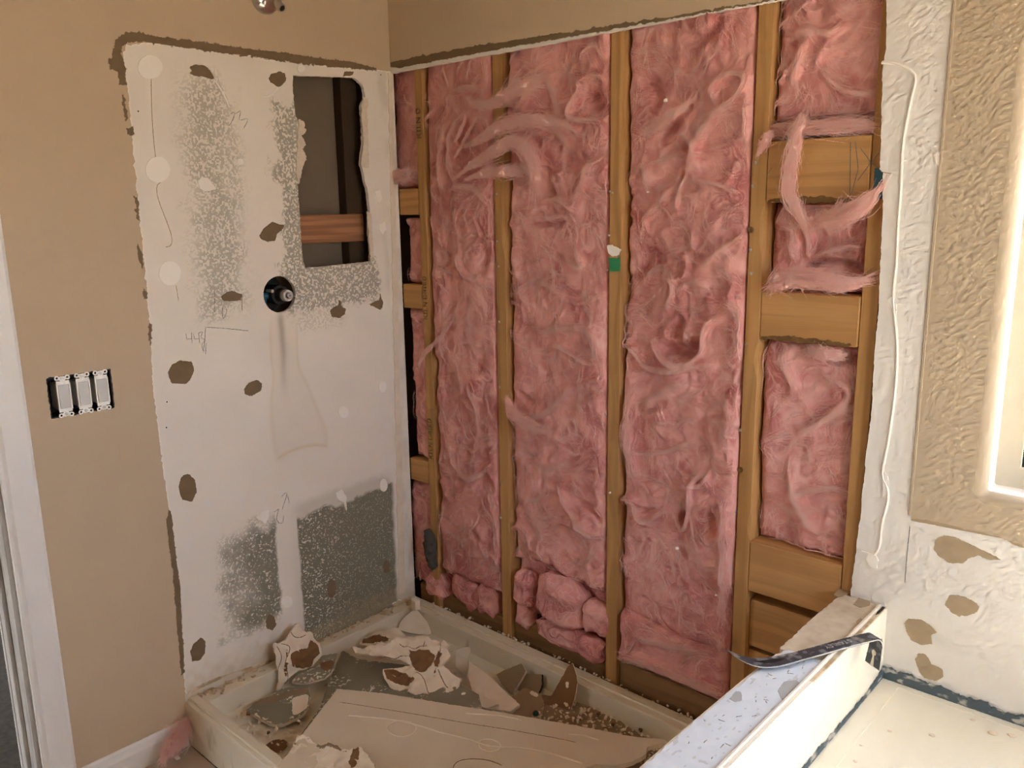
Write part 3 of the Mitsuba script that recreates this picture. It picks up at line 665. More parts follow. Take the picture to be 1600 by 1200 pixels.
studs = [(0.101, 0.137, [(1, 1.5, 1.75, 0.003)], 'stud nearest the corner, stamped along its face'), (0.451, 0.493, [(1, 1.43, 1.66, 0.012)], 'second stud from the corner'),
         (0.884, 0.925, [(1, 1.58, 2.05, 0.009)], 'third stud from the corner with a green paint mark'), (1.299, 1.338, [(1, 1.15, 1.24, 0.010), (1, 1.44, 1.57, 0.010), (1, 0.72, 0.80, 0.008)], 'fourth stud, carrying the short blocks'),
         (1.575, 1.613, [], 'stud at the edge of the remaining wallboard')]
sk = []
for i, (x0, x1, wn, lb) in enumerate(studs):
    sk.append(put(wb + '__stud', stud(x0, x1, 0.0, 2.2, 10 + i, wn, SF + (0.004 if i == 4 else 0)), 'm_stud', smooth=35, label=lb))
gr = 0.0
for i, (px, py, s) in enumerate([(763, 298, 1), (776, 303, 1), (777, 377, 1), (779, 416, 1), (780, 503, 2), (781, 605, 1), (783, 757, 1), (782, 808, 1)]):
    p = at(px, py, 1, SF); put(sk[1] + '__screw', trimesh.creation.icosphere(1, 0.0035), 'm_galv', to_world=T().translate(p.tolist()))
for (px, py) in [(953, 299), (957, 301), (952, 368), (949, 422), (947, 648), (945, 774)]:
    p = at(px, py, 1, SF); put(sk[2] + '__screw', trimesh.creation.icosphere(1, 0.0035), 'm_galv', to_world=T().translate(p.tolist()))
for (px, py, r_, mm) in [(1181, 254, .004, 'm_galv'), (1177, 290, .0035, 'm_galv'), (1173, 390, .004, 'm_galv'), (1174, 427, .0042, 'm_galv'), (1166, 538, .0035, 'm_galv'), (1157, 672, .004, 'm_galv'), (1149, 799, .004, 'm_galv'),
                         (1173, 359, .0075, 'm_bark'), (1157, 734, .0075, 'm_bark')]:
    p = at(px, py, 1, SF)
    m = trimesh.creation.revolve(np.array([(0, 0.0), (r_ * .45, 0.0002), (r_ * .5, 0.002), (r_, 0.0026), (r_, -0.002)]), sections=12); m.apply_transform(trimesh.transformations.rotation_matrix(math.pi / 2, [1, 0, 0]))
    put(sk[3] + ('__screw' if mm == 'm_galv' else '__knot'), m, mm, to_world=T().translate(p.tolist()))
p = at(959, 412, 1, SF)
put(sk[2] + '__paint_mark', prism(rag([(0.887, p[2] - 0.022), (0.921, p[2] - 0.020), (0.922, p[2] + 0.016), (0.886, p[2] + 0.016)], 0.003, 0.003, 170, 100), 'xz', SF - 0.0012, SF), 'm_green', label='green paint mark')
put(sk[2] + '__paper_scrap', prism(rag(XZ([(950, 384), (958, 382), (964, 386), (972, 390), (968, 398), (960, 401), (953, 396)], SF), 0.002, 0.003, 171, 100), 'xz', SF - 0.006, SF - 0.003), 'm_compound', label='torn white paper scrap')
for (zz, tx_, hh) in ((1.80, 'KILN D', 0.021), (1.20, 'KILN DRIED', 0.019), (0.70, 'KILN DRIED', 0.019)):
    m = meshkit.text_mesh(tx_, hh, 0.0006); q = m.vertices.copy()
    m = trimesh.Trimesh(np.c_[0.131 - q[:, 1] - 0.006, SF - 0.0003 - q[:, 2], zz + q[:, 0]], m.faces[:, ::-1], process=False)
    put(sk[0] + '__stamp', m, 'm_bark', label='faded black lettering KILN DRIED')


def block(x0, x1, z0, z1, face=SF, bark=True, lb=None, m='m_block'):
    k = put(wb + '__block', box(x0, x1, face, 0.095, z0, z1, 0.0025), m, label=lb)
    if bark:
        s = [(x0 + 0.004, z0 - 0.001), (x1 - 0.01, z0 - 0.001), (x1 - 0.012, z0 + 0.006), ((x0 + x1) / 2, z0 + 0.012), (x0 + 0.004, z0 + 0.008)]
        put(k + '__bark_edge', prism(rag(s, 0.004, 0.004, int(z0 * 100), 60), 'xz', face - 0.001, face + 0.02), 'm_bark', label='dark bark edge')
    return k


b1 = block(1.3385, 1.5745, 1.572, 1.712, lb='upper block right of the fourth stud with pencil crosses')
b2 = block(1.3385, 1.5745, 1.246, 1.362, lb='second block from the top right of the fourth stud')
b3 = block(1.3385, 1.5745, 0.578, 0.716, bark=False, lb='broad block above the half wall')
block(1.3385, 1.5745, 0.415, 0.548, 0.030, False, 'block behind the half wall, under the gap')
block(1.3385, 1.5745, 0.20, 0.402, 0.034, False, 'lowest board behind the half wall')
for l in ([(1337, 222), (1341, 265), (1330, 305)], [(1345, 232), (1362, 255), (1372, 262)], [(1374, 238), (1355, 262), (1340, 282)], [(1199, 272), (1206, 262)], [(1329, 222), (1328, 306)]):
    stroke(b1 + '__pencil_mark', l, 0.0008, 'm_pencil', x=-0.0003, ax=1, plane=SF, smooth=False)
for z0, z1 in ((1.555, 1.642), (1.235, 1.318), (0.602, 0.685)):
    block(0.0, 0.1, z0, z1, SF + 0.001, False, 'short block in the narrow bay by the corner')
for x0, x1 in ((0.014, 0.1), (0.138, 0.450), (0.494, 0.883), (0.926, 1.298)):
    block(x0, x1, 0.0, 0.192 if x0 < 0.45 else 0.215, SF + 0.014, False, 'low block between studs behind the shower pan, shade darkened into its colour', 'm_block_shaded')
p = at(1376, 285, 1, SF)
put(wb + '__paint_mark', box(1.585, 1.612, SF + 0.002, SF + 0.006, p[2] - 0.035, p[2] + 0.03), 'm_teal', label='dark teal mark on the stud')

# ------------------------------------------------------------------ pink insulation
def seg_dist(P_, pts):
    """Distance of the points to a polyline, and the position along it (0 to 1)."""
    best = np.full(len(P_), 9.0); par = np.zeros(len(P_)); L = 0.0
    pts = np.asarray(pts); tot = np.linalg.norm(np.diff(pts, axis=0), axis=1).sum() + 1e-9
    for a, b in zip(pts[:-1], pts[1:]):
        ab = b - a; l = np.linalg.norm(ab)
        t = np.clip(((P_ - a) @ ab) / (l * l + 1e-12), 0, 1)
        d = np.linalg.norm(P_ - a - t[:, None] * ab, axis=1)
        k = d < best; best[k] = d[k]; par[k] = (L + t[k] * l) / tot; L += l
    return best, par


def smooth_px(l, n=14):
    q = np.array(XZ(l, 0.005))
    return spline(q, n) if len(q) > 2 else q


def relief(x, z, seed):
    P3 = np.c_[x, z, np.full(len(x), seed * 1.37)]
    w1 = meshkit.fbm(P3 * 6, 3, seed) - 0.5; w2 = meshkit.fbm(P3 * 6 + 50, 3, seed + 1) - 0.5
    w3 = meshkit.fbm(P3 * 17 + 20, 2, seed + 11) - 0.5; w4 = meshkit.fbm(P3 * 17 + 70, 2, seed + 12) - 0.5

    def ridge(nv, k): return 1 - np.sqrt((2 * nv - 1) ** 2 + k * k) * 2.0
    a = ridge(meshkit.noise(np.c_[x * 8 + 3.2 * w1 + w3, z * 6 + 3.2 * w2 + w4, P3[:, 2]], seed + 2), 0.10)
    lo = meshkit.fbm(np.c_[x * 7 + 2 * w2, z * 5 + 2 * w1, P3[:, 2] + 9], 2, seed + 3) - 0.5
    b = ridge(meshkit.noise(np.c_[x * 19 + 6 * w1 + 2.5 * w3, z * 13 + 6 * w2 + 2.5 * w4, P3[:, 2]], seed + 4), 0.14)
    c = ridge(meshkit.noise(np.c_[x * 52 + 16 * w1 + 7 * w3, z * 30 + 16 * w2 + 7 * w4, P3[:, 2]], seed + 6), 0.2)
    d = meshkit.noise(np.c_[x * 170 + 40 * w2 + 16 * w3, z * 90 + 40 * w1 + 16 * w4, P3[:, 2]], seed + 8)
    m = np.clip(2.2 * meshkit.noise(P3 * 9, seed + 13) - 0.5, 0, 1)
    return 0.026 * lo + 0.0125 * a * (0.35 + 0.9 * m) + 0.0052 * b * (0.5 + m) + 0.0016 * c + 0.0010 * d


def fibre_mesh(C3, rad):
    """Three-sided tapering tubes along the paths C3 (m, n, 3)."""
    m, n = C3.shape[:2]
    tg = np.gradient(C3, axis=0); tg /= np.linalg.norm(tg, axis=-1, keepdims=True) + 1e-9
    u_ = np.cross(tg, [0.1, 1.0, 0.05]); u_ /= np.linalg.norm(u_, axis=-1, keepdims=True) + 1e-9; w_ = np.cross(tg, u_)
    ring = np.stack([C3 + rad * (math.cos(a) * u_ + math.sin(a) * w_) for a in (0.5, 0.5 + 2.094, 0.5 + 4.189)], 2)
    VV = ring.transpose(1, 0, 2, 3).reshape(-1, 3); ff = []
    base = (np.arange(n) * m * 3)[:, None]
    for q in range(m - 1):
        for c in range(3):
            a, b = q * 3 + c, q * 3 + (c + 1) % 3
            ff += [np.hstack([base + a, base + b, base + b + 3]), np.hstack([base + a, base + b + 3, base + a + 3])]
    return trimesh.Trimesh(VV, np.vstack(ff), process=False)


def batt(label, x0, x1, z0, z1, depth, seed, feats=(), step=0.0028, amp=1.0, edge=0.02, strands=900, group='pink insulation batts between the studs', depth_r=None, skew=0.0):
    k = root('insulation_batt')
    lab(k, label, 'insulation', group)
    nx, nz = int((x1 - x0) / step) + 1, int((z1 - z0) / step) + 1
    X, Z = np.meshgrid(np.linspace(x0, x1, nx), np.linspace(z0, z1, nz))
    x, z = X.ravel(), Z.ravel(); s = (x - x0) / (x1 - x0)
    dr_ = depth if depth_r is None else depth_r

    def height(x, z):
        s = (x - x0) / (x1 - x0)
        h = relief(x, z, seed) * amp * 1.15
        h = h - (depth * (1 - s) + dr_ * s)
        pp = np.c_[x, z]
        for pts, hh, ww in feats:
            d, t = seg_dist(pp, pts)
            wob = 1 + 0.5 * (meshkit.noise(np.c_[x * 40, z * 40, x * 0 + seed], 5) - 0.5)
            h = h + (hh if hh > 0 else 1.3 * hh) * wob * np.exp(-(d / ww) ** 2) * np.clip(4 * np.minimum(t, 1 - t) + 0.35, 0, 1)
        return h

    h = height(x, z)
    e = np.minimum(np.minimum(x - x0, x1 - x), np.minimum(z - z0, z1 - z))
    h = h - 0.02 * np.exp(-(e / 0.008)) * (edge / 0.02)
    y = SF - h
    xx = x + 0.004 * (meshkit.noise(np.c_[z * 30, x * 30, x * 0 + seed], 3) - 0.5) * np.clip(e / 0.01, 0, 1)
    V = np.c_[xx, y, z]
    i = np.arange(nz * nx).reshape(nz, nx)
    f = np.vstack([np.c_[i[:-1, :-1].ravel(), i[:-1, 1:].ravel(), i[1:, 1:].ravel()], np.c_[i[:-1, :-1].ravel(), i[1:, 1:].ravel(), i[1:, :-1].ravel()]])
    rim = np.r_[i[0, :], i[1:, -1], i[-1, -2::-1], i[-2:0:-1, 0]]
    B = V[rim].copy(); B[:, 1] = 0.102; nb = len(V)
    j = np.arange(len(rim)); jn = (j + 1) % len(rim)
    f = np.vstack([f, np.c_[rim[j], nb + j, nb + jn], np.c_[rim[j], nb + jn, rim[jn]]])
    put(k + '__wool', trimesh.Trimesh(np.vstack([V, B]), f, process=False), 'm_pink', smooth=True)
    # wisps of glass wool standing off the face: bundles of fine fibres along curling paths
    if strands:
        r = np.random.default_rng(seed)
        per, m = 14, 12
        nb_ = max(3, strands // per)
        gx = r.uniform(x0 + 0.01, x1 - 0.01, nb_); gz = r.uniform(z0 + 0.01, z1 - 0.01, nb_)
        st = r.uniform(0.003, 0.011, nb_); ang0 = r.normal(0, 0.6, nb_) + 1.1; curl = r.normal(0, 0.10, nb_); pth = []
        for q in range(m):
            pth.append(np.c_[gx, gz])
            an = 8.0 * meshkit.fbm(np.c_[gx * 5, gz * 4, gx * 0 + seed], 2, seed) + ang0 + curl * q
            gx = gx + st * np.cos(an); gz = gz + st * np.sin(an)
        pth = np.repeat(np.array(pth), per, 1); n = nb_ * per                                   # m, n, 2
        tt = np.linspace(0, 1, m)[:, None]
        spread = np.repeat(r.uniform(0.003, 0.013, nb_), per)
        o0, o1 = r.normal(0, 1, (n, 2)) * spread[:, None], r.normal(0, 1, (n, 2)) * spread[:, None]
        pth = pth + o0[None] * (1 - tt)[..., None] + o1[None] * tt[..., None] + r.normal(0, 0.0006, pth.shape)
        pth[..., 0] = np.clip(pth[..., 0], x0 + 0.004, x1 - 0.003); pth[..., 1] = np.clip(pth[..., 1], z0 + 0.006, z1 - 0.006)
        hh = height(pth[..., 0].ravel(), pth[..., 1].ravel()).reshape(m, n)
        lift = (np.repeat(r.uniform(0.000, 0.007, nb_), per) * r.uniform(0.3, 1.1, n))[None] * np.sin(math.pi * tt) + 0.0003
        C3 = np.stack([pth[..., 0], SF - hh - lift, pth[..., 1]], -1)
        rad = (r.uniform(0.00022, 0.00062, n)[None] * np.sin(math.pi * (0.06 + 0.88 * tt)))[..., None]
        meshes = [fibre_mesh(C3, rad)]
        for pts, hh_, ww in feats:                              # wisps drawn out along the torn ridges
            pts = np.asarray(pts)
            if hh_ <= 0 or len(pts) < 3: continue
            L = np.linalg.norm(np.diff(pts, axis=0), axis=1).sum(); nf = int(26 + 500 * L)
            u0 = r.uniform(-0.05, 0.7, nf); u1 = np.minimum(u0 + r.uniform(0.2, 0.6, nf), 1.05)
            uu = np.clip(u0[None] + (u1 - u0)[None] * tt, 0, 1)
            gx = np.interp(uu, np.linspace(0, 1, len(pts)), pts[:, 0]); gz = np.interp(uu, np.linspace(0, 1, len(pts)), pts[:, 1])
            oa, ob = r.normal(0, ww * 0.55, (nf, 2)), r.normal(0, ww * 0.55, (nf, 2))
            gx = np.clip(gx + oa[:, 0] * (1 - tt) + ob[:, 0] * tt, x0 + .003, x1 - .002); gz = gz + oa[:, 1] * (1 - tt) + ob[:, 1] * tt
            hq = height(gx.ravel(), gz.ravel()).reshape(m, nf)
            C3 = np.stack([gx, SF - hq - r.uniform(0, .006, nf)[None] * np.sin(math.pi * tt) - .0004, gz], -1)
            meshes.append(fibre_mesh(C3, (r.uniform(.00025, .0007, nf)[None] * np.sin(math.pi * (0.06 + 0.88 * tt)))[..., None]))
        put(k + '__strands', cat_(meshes), 'm_wisp', smooth=True, kind='stuff', label='loose pale pink glass wool strands')
    return k


R = lambda l, h, w: (smooth_px(l), h, w)
# folds and hollows read off the photograph
f1 = [R([(690, 160), (720, 140), (760, 145)], .008, .012), R([(725, 175), (700, 230), (715, 290)], .008, .012), R([(700, 300), (740, 295), (765, 320)], .012, .012), R([(715, 395), (722, 425), (745, 436)], .016, .010),
      R([(740, 375), (755, 400), (745, 425)], -.014, .018), R([(690, 560), (700, 500), (720, 480)], .008, .012), R([(750, 545), (745, 580)], -.014, .014), R([(700, 700), (720, 745), (765, 725)], .010, .012), R([(755, 700), (760, 725)], -.016, .012),
      R([(730, 600), (745, 650), (740, 700)], .006, .010), R([(690, 300), (685, 240), (700, 190)], .008, .014)]
f2 = [R([(795, 165), (830, 140), (850, 118), (865, 150), (870, 185)], .016, .016), R([(900, 120), (895, 160), (888, 178), (915, 188), (940, 190)], .020, .009), R([(915, 140), (925, 160), (930, 172)], -.040, .022), R([(905, 135), (925, 118), (945, 125)], .012, .010), R([(945, 90), (930, 70), (905, 95)], .012, .010),
      R([(800, 200), (840, 186), (865, 190), (900, 205)], .016, .010), R([(795, 225), (820, 222), (835, 260), (842, 310)], .020, .014), R([(860, 200), (880, 230), (870, 250)], .010, .012), R([(880, 240), (900, 255), (920, 245)], -.020, .018), R([(920, 245), (910, 290), (890, 325)], .016, .016), R([(862, 270), (875, 273)], .014, .006),
      R([(855, 290), (862, 310)], -.02, .012), R([(840, 318), (870, 312), (895, 330)], .014, .008), R([(800, 180), (790, 165)], -.01, .012),
      R([(822, 349), (850, 350), (880, 346)], -.016, .008), R([(822, 340), (850, 341), (878, 338)], .008, .01), R([(835, 520), (890, 512), (925, 520), (930, 560)], .010, .014), R([(845, 555), (870, 542), (900, 558), (925, 570)], .013, .007), R([(835, 560), (850, 590)], -.010, .014),
      R([(895, 600), (945, 592)], .010, .008), R([(895, 600), (860, 640), (820, 655)], .010, .012), R([(790, 625), (800, 650), (830, 675), (850, 670)], .016, .011), R([(800, 615), (830, 635)], -.014, .012), R([(870, 760), (890, 800), (915, 830), (940, 838)], .018, .012), R([(900, 785), (925, 800), (935, 820)], -.026, .012),
      R([(800, 770), (840, 780), (850, 740)], .006, .01), R([(880, 860), (900, 880), (930, 850)], .008, .014), R([(860, 690), (920, 660)], .008, .02), R([(880, 400), (905, 420), (895, 380)], .008, .01), R([(800, 470), (830, 440), (870, 460)], .008, .014)]
f3 = [R([(1040, 190), (1070, 170), (1058, 175)], .014, .006), R([(1010, 200), (1040, 190)], .016, .007), R([(1010, 175), (1020, 150), (1000, 120)], -.018, .016), R([(1100, 180), (1140, 160), (1165, 120), (1140, 115), (1120, 165)], .014, .009), R([(1165, 150), (1170, 180), (1165, 210)], .012, .008),
      R([(1080, 270), (1100, 200), (1150, 165)], .010, .012), R([(1055, 330), (1060, 300), (1090, 250)], .008, .008), R([(1000, 340), (1030, 315), (1050, 290)], .008, .01), R([(975, 290), (1000, 260), (1005, 300)], .010, .014), R([(1080, 280), (1110, 285), (1155, 302)], .010, .007),
      R([(1090, 430), (1120, 400), (1165, 370)], .014, .01), R([(1060, 460), (1050, 430), (1030, 420), (1000, 450)], .012, .012), R([(1030, 430), (1050, 440), (1040, 480)], .012, .009), R([(1000, 430), (1010, 395), (1030, 420)], -.018, .016), R([(1060, 460), (1090, 440), (1110, 450)], .012, .008),
      R([(1030, 545), (1055, 550), (1080, 545)], -.050, .018), R([(1015, 530), (1030, 560), (1060, 572), (1090, 555), (1100, 520), (1120, 495)], .020, .009), R([(1040, 535), (1036, 515)], .016, .006), R([(1070, 530), (1075, 515)], .012, .005), R([(1120, 490), (1150, 480), (1160, 510), (1130, 560)], .012, .022),
      R([(962, 540), (985, 550), (1000, 570), (1030, 580), (1080, 575), (1110, 570)], .018, .010), R([(1085, 530), (1060, 480)], .008, .01), R([(1000, 650), (1040, 610), (1070, 600)], .010, .014), R([(1110, 620), (1140, 640), (1130, 690)], .010, .02), R([(980, 710), (1040, 705), (1080, 690)], .008, .008),
      R([(965, 790), (980, 780), (1000, 815), (1020, 810), (1040, 800)], .016, .009), R([(1000, 800), (1020, 800)], -.018, .010), R([(1050, 800), (1065, 830), (1075, 800), (1080, 760), (1100, 740)], .013, .008), R([(1060, 820), (1065, 800)], -.024, .010), R([(1065, 745), (1085, 760), (1110, 735)], .010, .007),
      R([(1135, 780), (1130, 900), (1125, 980)], .016, .012), R([(1110, 800), (1118, 840)], -.02, .014), R([(990, 940), (1030, 960)], -.012, .010), R([(990, 600), (975, 680), (985, 760)], .006, .02)]
batt('pink glass wool batt in the tall bay right of the stamped corner stud', 0.140, 0.4475, 0.285, 2.05, 0.016, 101, f1, strands=3000, depth_r=0.004, amp=0.9)
batt('pink glass wool batt in the middle tall bay, torn and shaggy at its top', 0.496, 0.8805, 0.43, 2.05, 0.022, 202, f2, strands=4200, depth_r=0.004, amp=0.95)
batt('pink glass wool batt in the tall bay left of the blocks, torn hollow midway', 0.928, 1.2955, 0.375, 2.05, 0.026, 303, f3, strands=4200, depth_r=-0.002, amp=1.0)
f4 = [R([(1235, 55), (1270, 48), (1295, 50), (1310, 35)], .018, .009), R([(1255, 60), (1245, 90), (1230, 130)], .012, .010), R([(1290, 60), (1270, 100)], .012, .009), R([(1205, 130), (1235, 100)], .012, .006), R([(1280, 110), (1315, 140), (1375, 142)], .012, .010), R([(1240, 60), (1230, 70)], -.014, .010), R([(1270, 30), (1280, 5), (1260, 0)], -.014, .014), R([(1260, 20), (1245, 0)], .008, .012), R([(1320, 85), (1340, 70)], .006, .008)]
batt('pink glass wool in the top right bay above the upper block', 1.341, 1.590, 1.757, 2.2, 0.030, 404, f4, strands=1500, depth_r=0.030, amp=0.8)
f5 = [R([(1225, 330), (1232, 370), (1230, 410)], .025, .018), R([(1245, 335), (1255, 375), (1255, 405)], .016, .008), R([(1260, 405), (1290, 392), (1340, 385)], .014, .008), R([(1240, 420), (1290, 410), (1345, 425)], -.020, .008)]
batt('pink glass wool filling the small square bay between two blocks', 1.341, 1.572, 1.364, 1.570, 0.042, 505, f5, strands=700, depth_r=0.040, amp=0.8)
f6 = [R([(1215, 630), (1235, 610), (1220, 570), (1225, 545)], .012, .014), R([(1240, 680), (1280, 660), (1320, 620), (1280, 590)], .012, .010), R([(1230, 720), (1240, 800), (1280, 850)], .010, .012), R([(1205, 800), (1260, 770), (1330, 780)], .008, .012), R([(1200, 860), (1260, 840), (1320, 870)], -.014, .014), R([(1250, 540), (1300, 560), (1345, 562)], -.022, .012)]
batt('pink glass wool in the tall right bay between second and broad block', 1.341, 1.572, 0.718, 1.244, 0.030, 606, f6, strands=1500, depth_r=0.036, amp=0.85)
batt('pink glass wool behind the narrow corner bay, topmost', -0.05, 0.099, 1.645, 2.04, 0.030, 707, (), strands=60, amp=0.9)
batt('pink glass wool in the narrow corner bay between its upper two blocks', 0.004, 0.099, 1.322, 1.545, 0.034, 708, (), strands=30, amp=0.9)
batt('pink glass wool in the narrow corner bay between its lower two blocks', 0.008, 0.099, 0.69, 1.23, 0.024, 709, (), strands=60, amp=0.9)
batt('pink glass wool in the narrow corner bay near the shower pan', -0.03, 0.099, 0.195, 0.59, 0.026, 710, (), strands=60, amp=0.9)


def tuft(label, pts, widths, thick, seed, group=None, name='insulation_scrap', mt='m_pink_light', nx=14, strands=60, cat='insulation', out=None):
    """A torn shred of glass wool: a flattened, noise-eaten roll along a 3-D path, with fibres standing off it."""
    k = root(name); lab(k, label, cat, group)
    m = max(16, 6 * len(pts)); c = spline(np.array(pts), m); w = np.interp(np.linspace(0, 1, m), np.linspace(0, 1, len(widths)), widths)
    t = np.gradient(c, axis=0); t /= np.linalg.norm(t, axis=1, keepdims=True)
    o = np.array([0.15, -1.0, 0.1]) if out is None else np.asarray(out, float)
    s = np.cross(t, o); s /= np.linalg.norm(s, axis=1, keepdims=True); o2 = np.cross(s, t)
    ang = np.arange(nx) * 2 * math.pi / nx
    w_full, th_full = w.copy(), np.minimum(thick, w * 0.9)
    w = w * 0.72
    th = np.minimum(thick * 0.6, w * 0.6)
    V = c[:, None] + np.cos(ang)[None, :, None] * s[:, None] * w[:, None, None] * 0.5 + np.sin(ang)[None, :, None] * o2[:, None] * th[:, None, None] * 0.5
    V = V.reshape(-1, 3)
    f = []
    for i in range(m - 1):
        for j in range(nx):
            a, b = i * nx + j, i * nx + (j + 1) % nx
            f += [[a, b, b + nx], [a, b + nx, a + nx]]
    V = np.vstack([V, c[:1], c[-1:]])
    for j in range(nx): f += [[m * nx, (j + 1) % nx, j], [m * nx + 1, (m - 1) * nx + j, (m - 1) * nx + (j + 1) % nx]]
    me = trimesh.Trimesh(V, f, process=False).subdivide().subdivide()
    V = me.vertices; sc = max(widths)
    dsp = np.stack([meshkit.fbm(V * 55, 3, seed + q) - 0.5 for q in range(3)], 1) * min(0.03, sc * 0.8)
    dsp += np.stack([meshkit.noise(V * 190, seed + 5 + q) - 0.5 for q in range(3)], 1) * min(0.005, sc * 0.15)
    me.vertices = V + dsp
    put(k + '__wool', me, mt, smooth=True)
    if strands:
        r = np.random.default_rng(seed); nf, q = strands * 10, 11
        tt = np.linspace(0, 1, q)[:, None]
        u0 = r.uniform(-0.15, 0.85, nf); du = r.uniform(0.12, 0.5, nf)
        uu = np.clip(u0[None] + du[None] * tt, 0, 1); over = (u0[None] + du[None] * tt) - uu
        ids = np.linspace(0, 1, m)
        ip = lambda a_: np.stack([np.interp(uu, ids, a_[:, d]) for d in range(3)], -1)
        cc, ss, oo, tt3 = ip(c), ip(s), ip(o2), ip(t); wi, ti = np.interp(uu, ids, w_full), np.interp(uu, ids, th_full)
        a0, a1 = r.normal(0, .38, nf), r.normal(0, .42, nf); b0, b1 = r.uniform(-.2, .75, nf), r.uniform(-.2, .9, nf)
        la = (a0 * (1 - tt) + a1 * tt) * wi; no = (b0 * (1 - tt) + b1 * tt) * ti
        Lt = np.linalg.norm(np.diff(c, axis=0), axis=1).sum()
        C3 = cc + ss * la[..., None] + oo * no[..., None] + tt3 * (over * Lt)[..., None]
        C3 = C3 + 0.004 * (np.stack([meshkit.noise(C3 * 70, seed + d) for d in range(3)], -1) - 0.5)
        put(k + '__strands', fibre_mesh(C3, (r.uniform(.0003, .0010, nf)[None] * np.sin(math.pi * (0.06 + 0.88 * tt)))[..., None]), 'm_wisp', smooth=True, kind='stuff')
    return k


A = lambda px, py, y=0.0: at(px, py, 1, y)
# shreds hanging across the second stud at the top
tuft('pale shred of glass wool crossing the second stud, highest of the three', [A(738, 158, -.012), A(760, 164, -.018), A(785, 155, -.016), A(812, 138, -.01), A(838, 128, .0)], [.012, .026, .03, .05, .06], .014, 11, 'shreds across the second stud', mt='m_pink_light')
tuft('broad shred of glass wool arching over the second stud', [A(735, 226, -.012), A(758, 214, -.022), A(790, 195, -.024), A(830, 188, -.014), A(858, 190, .0)], [.010, .022, .036, .030, .03], .014, 12, 'shreds across the second stud')
tuft('curled lower shred of glass wool draped over the second stud', [A(722, 270, -.01), A(745, 254, -.020), A(780, 232, -.026), A(808, 222, -.02), A(826, 240, -.01), A(838, 285, .0)], [.008, .018, .026, .034, .036, .03], .014, 13, 'shreds across the second stud')
tuft('short straight shred of glass wool below the curl on the second stud', [A(735, 278, -.008), A(765, 270, -.014), A(795, 268, -.012), A(812, 268, -.0)], [.008, .022, .026, .03], .010, 14, 'shreds across the second stud')
for i, l in enumerate([[(727, 185), (722, 200), (712, 220)], [(742, 190), (730, 212), (715, 240)]]):
    tuft(['thin upper wisp of glass wool left of the second stud', 'thin lower wisp of glass wool left of the second stud'][i], [A(*q, -.004) for q in l], [.006, .011, .007], .007, 20 + i, strands=10)
tuft('pale roll of glass wool on the third tall bay beside the third stud', [A(1012, 205, -.008), A(1035, 192, -.014), A(1055, 178, -.014), A(1072, 165, -.006)], [.012, .02, .018, .012], .014, 23)
tuft('wisp of glass wool stretched from the first bay onto the stamped stud', [A(657, 565, .004), A(668, 548, .0), A(690, 525, .002), A(712, 490, .008)], [.012, .012, .008, .005], .008, 24, strands=20)
tuft('finger of glass wool lying over the edge of the second stud', [A(795, 628, .004), A(806, 648, -.004), A(830, 663, -.006), A(848, 670, .0)], [.020, .026, .028, .018], .02, 25, mt='m_pink')
tuft('pink strip of glass wool hanging over the upper block', [A(1251, 195, .004), A(1243, 220, -.004), A(1235, 270, -.005), A(1233, 300, -.006), A(1245, 325, -.002), A(1252, 338, .008)], [.018, .026, .026, .028, .026, .018], .012, 26, mt='m_pink_light')
tuft('ragged pale clump of glass wool across the corner under the upper block', [A(1280, 345, .02), A(1305, 342, .006), A(1330, 332, -.004), A(1352, 318, -.006), A(1368, 303, -.002)], [.03, .04, .045, .035, .015], .03, 27)
tuft('pale roll of glass wool along the top of the second block', [A(1208, 448, .012), A(1225, 438, .0), A(1255, 434, -.002), A(1300, 442, -.001), A(1345, 440, .01)], [.028, .045, .045, .034, .02], .03, 28)
tuft('grey wisp of glass wool on the fourth stud beside the upper block', [A(1205, 207, .012), A(1196, 222, .004), A(1186, 240, .002)], [.02, .022, .008], .012, 29, strands=20)
tuft('pale rag of glass wool under the second block', [A(1262, 548, .03), A(1285, 552, .012), A(1310, 556, .02)], [.02, .028, .02], .014, 30)
tuft('roll of glass wool lying on top of the upper block', [A(1215, 205, .036), A(1260, 200, .03), A(1310, 197, .028), A(1365, 200, .032)], [.03, .03, .034, .03], .03, 31, mt='m_pink')
tuft('pink clump of glass wool under the topmost corner bay', [A(616, 278, .012), A(630, 276, .008), A(645, 272, .02)], [.03, .035, .03], .03, 32, mt='m_pink')
for i, (px, py, s_) in enumerate([(1040, 157, .006), (1058, 857, .0055), (953, 770, .004), (1012, 300, .003), (1022, 463, .003), (842, 575, .003), (768, 436, .003), (782, 809, .004), (1118, 930, .003)]):
    c = A(px, py, -.012); m = trimesh.creation.icosphere(1, s_); m.vertices *= [1, .5, .8]; m.vertices += (meshkit.noise(m.vertices * 400 + i)[:, None] - .5) * .003
    q = root('plaster_flake')
    put(q, m, 'm_compound', label=['white plaster flake caught near the top of the third tall bay', 'white plaster flake caught low in the third tall bay'][i] if i < 2 else 'tiny white plaster flake caught in the pink glass wool', cat='plaster flake', group='plaster flakes in the glass wool', to_world=T().translate(c.tolist()))
# crumpled offcuts at the foot of the bays
scr = 'crumpled glass wool at the foot of the bays'


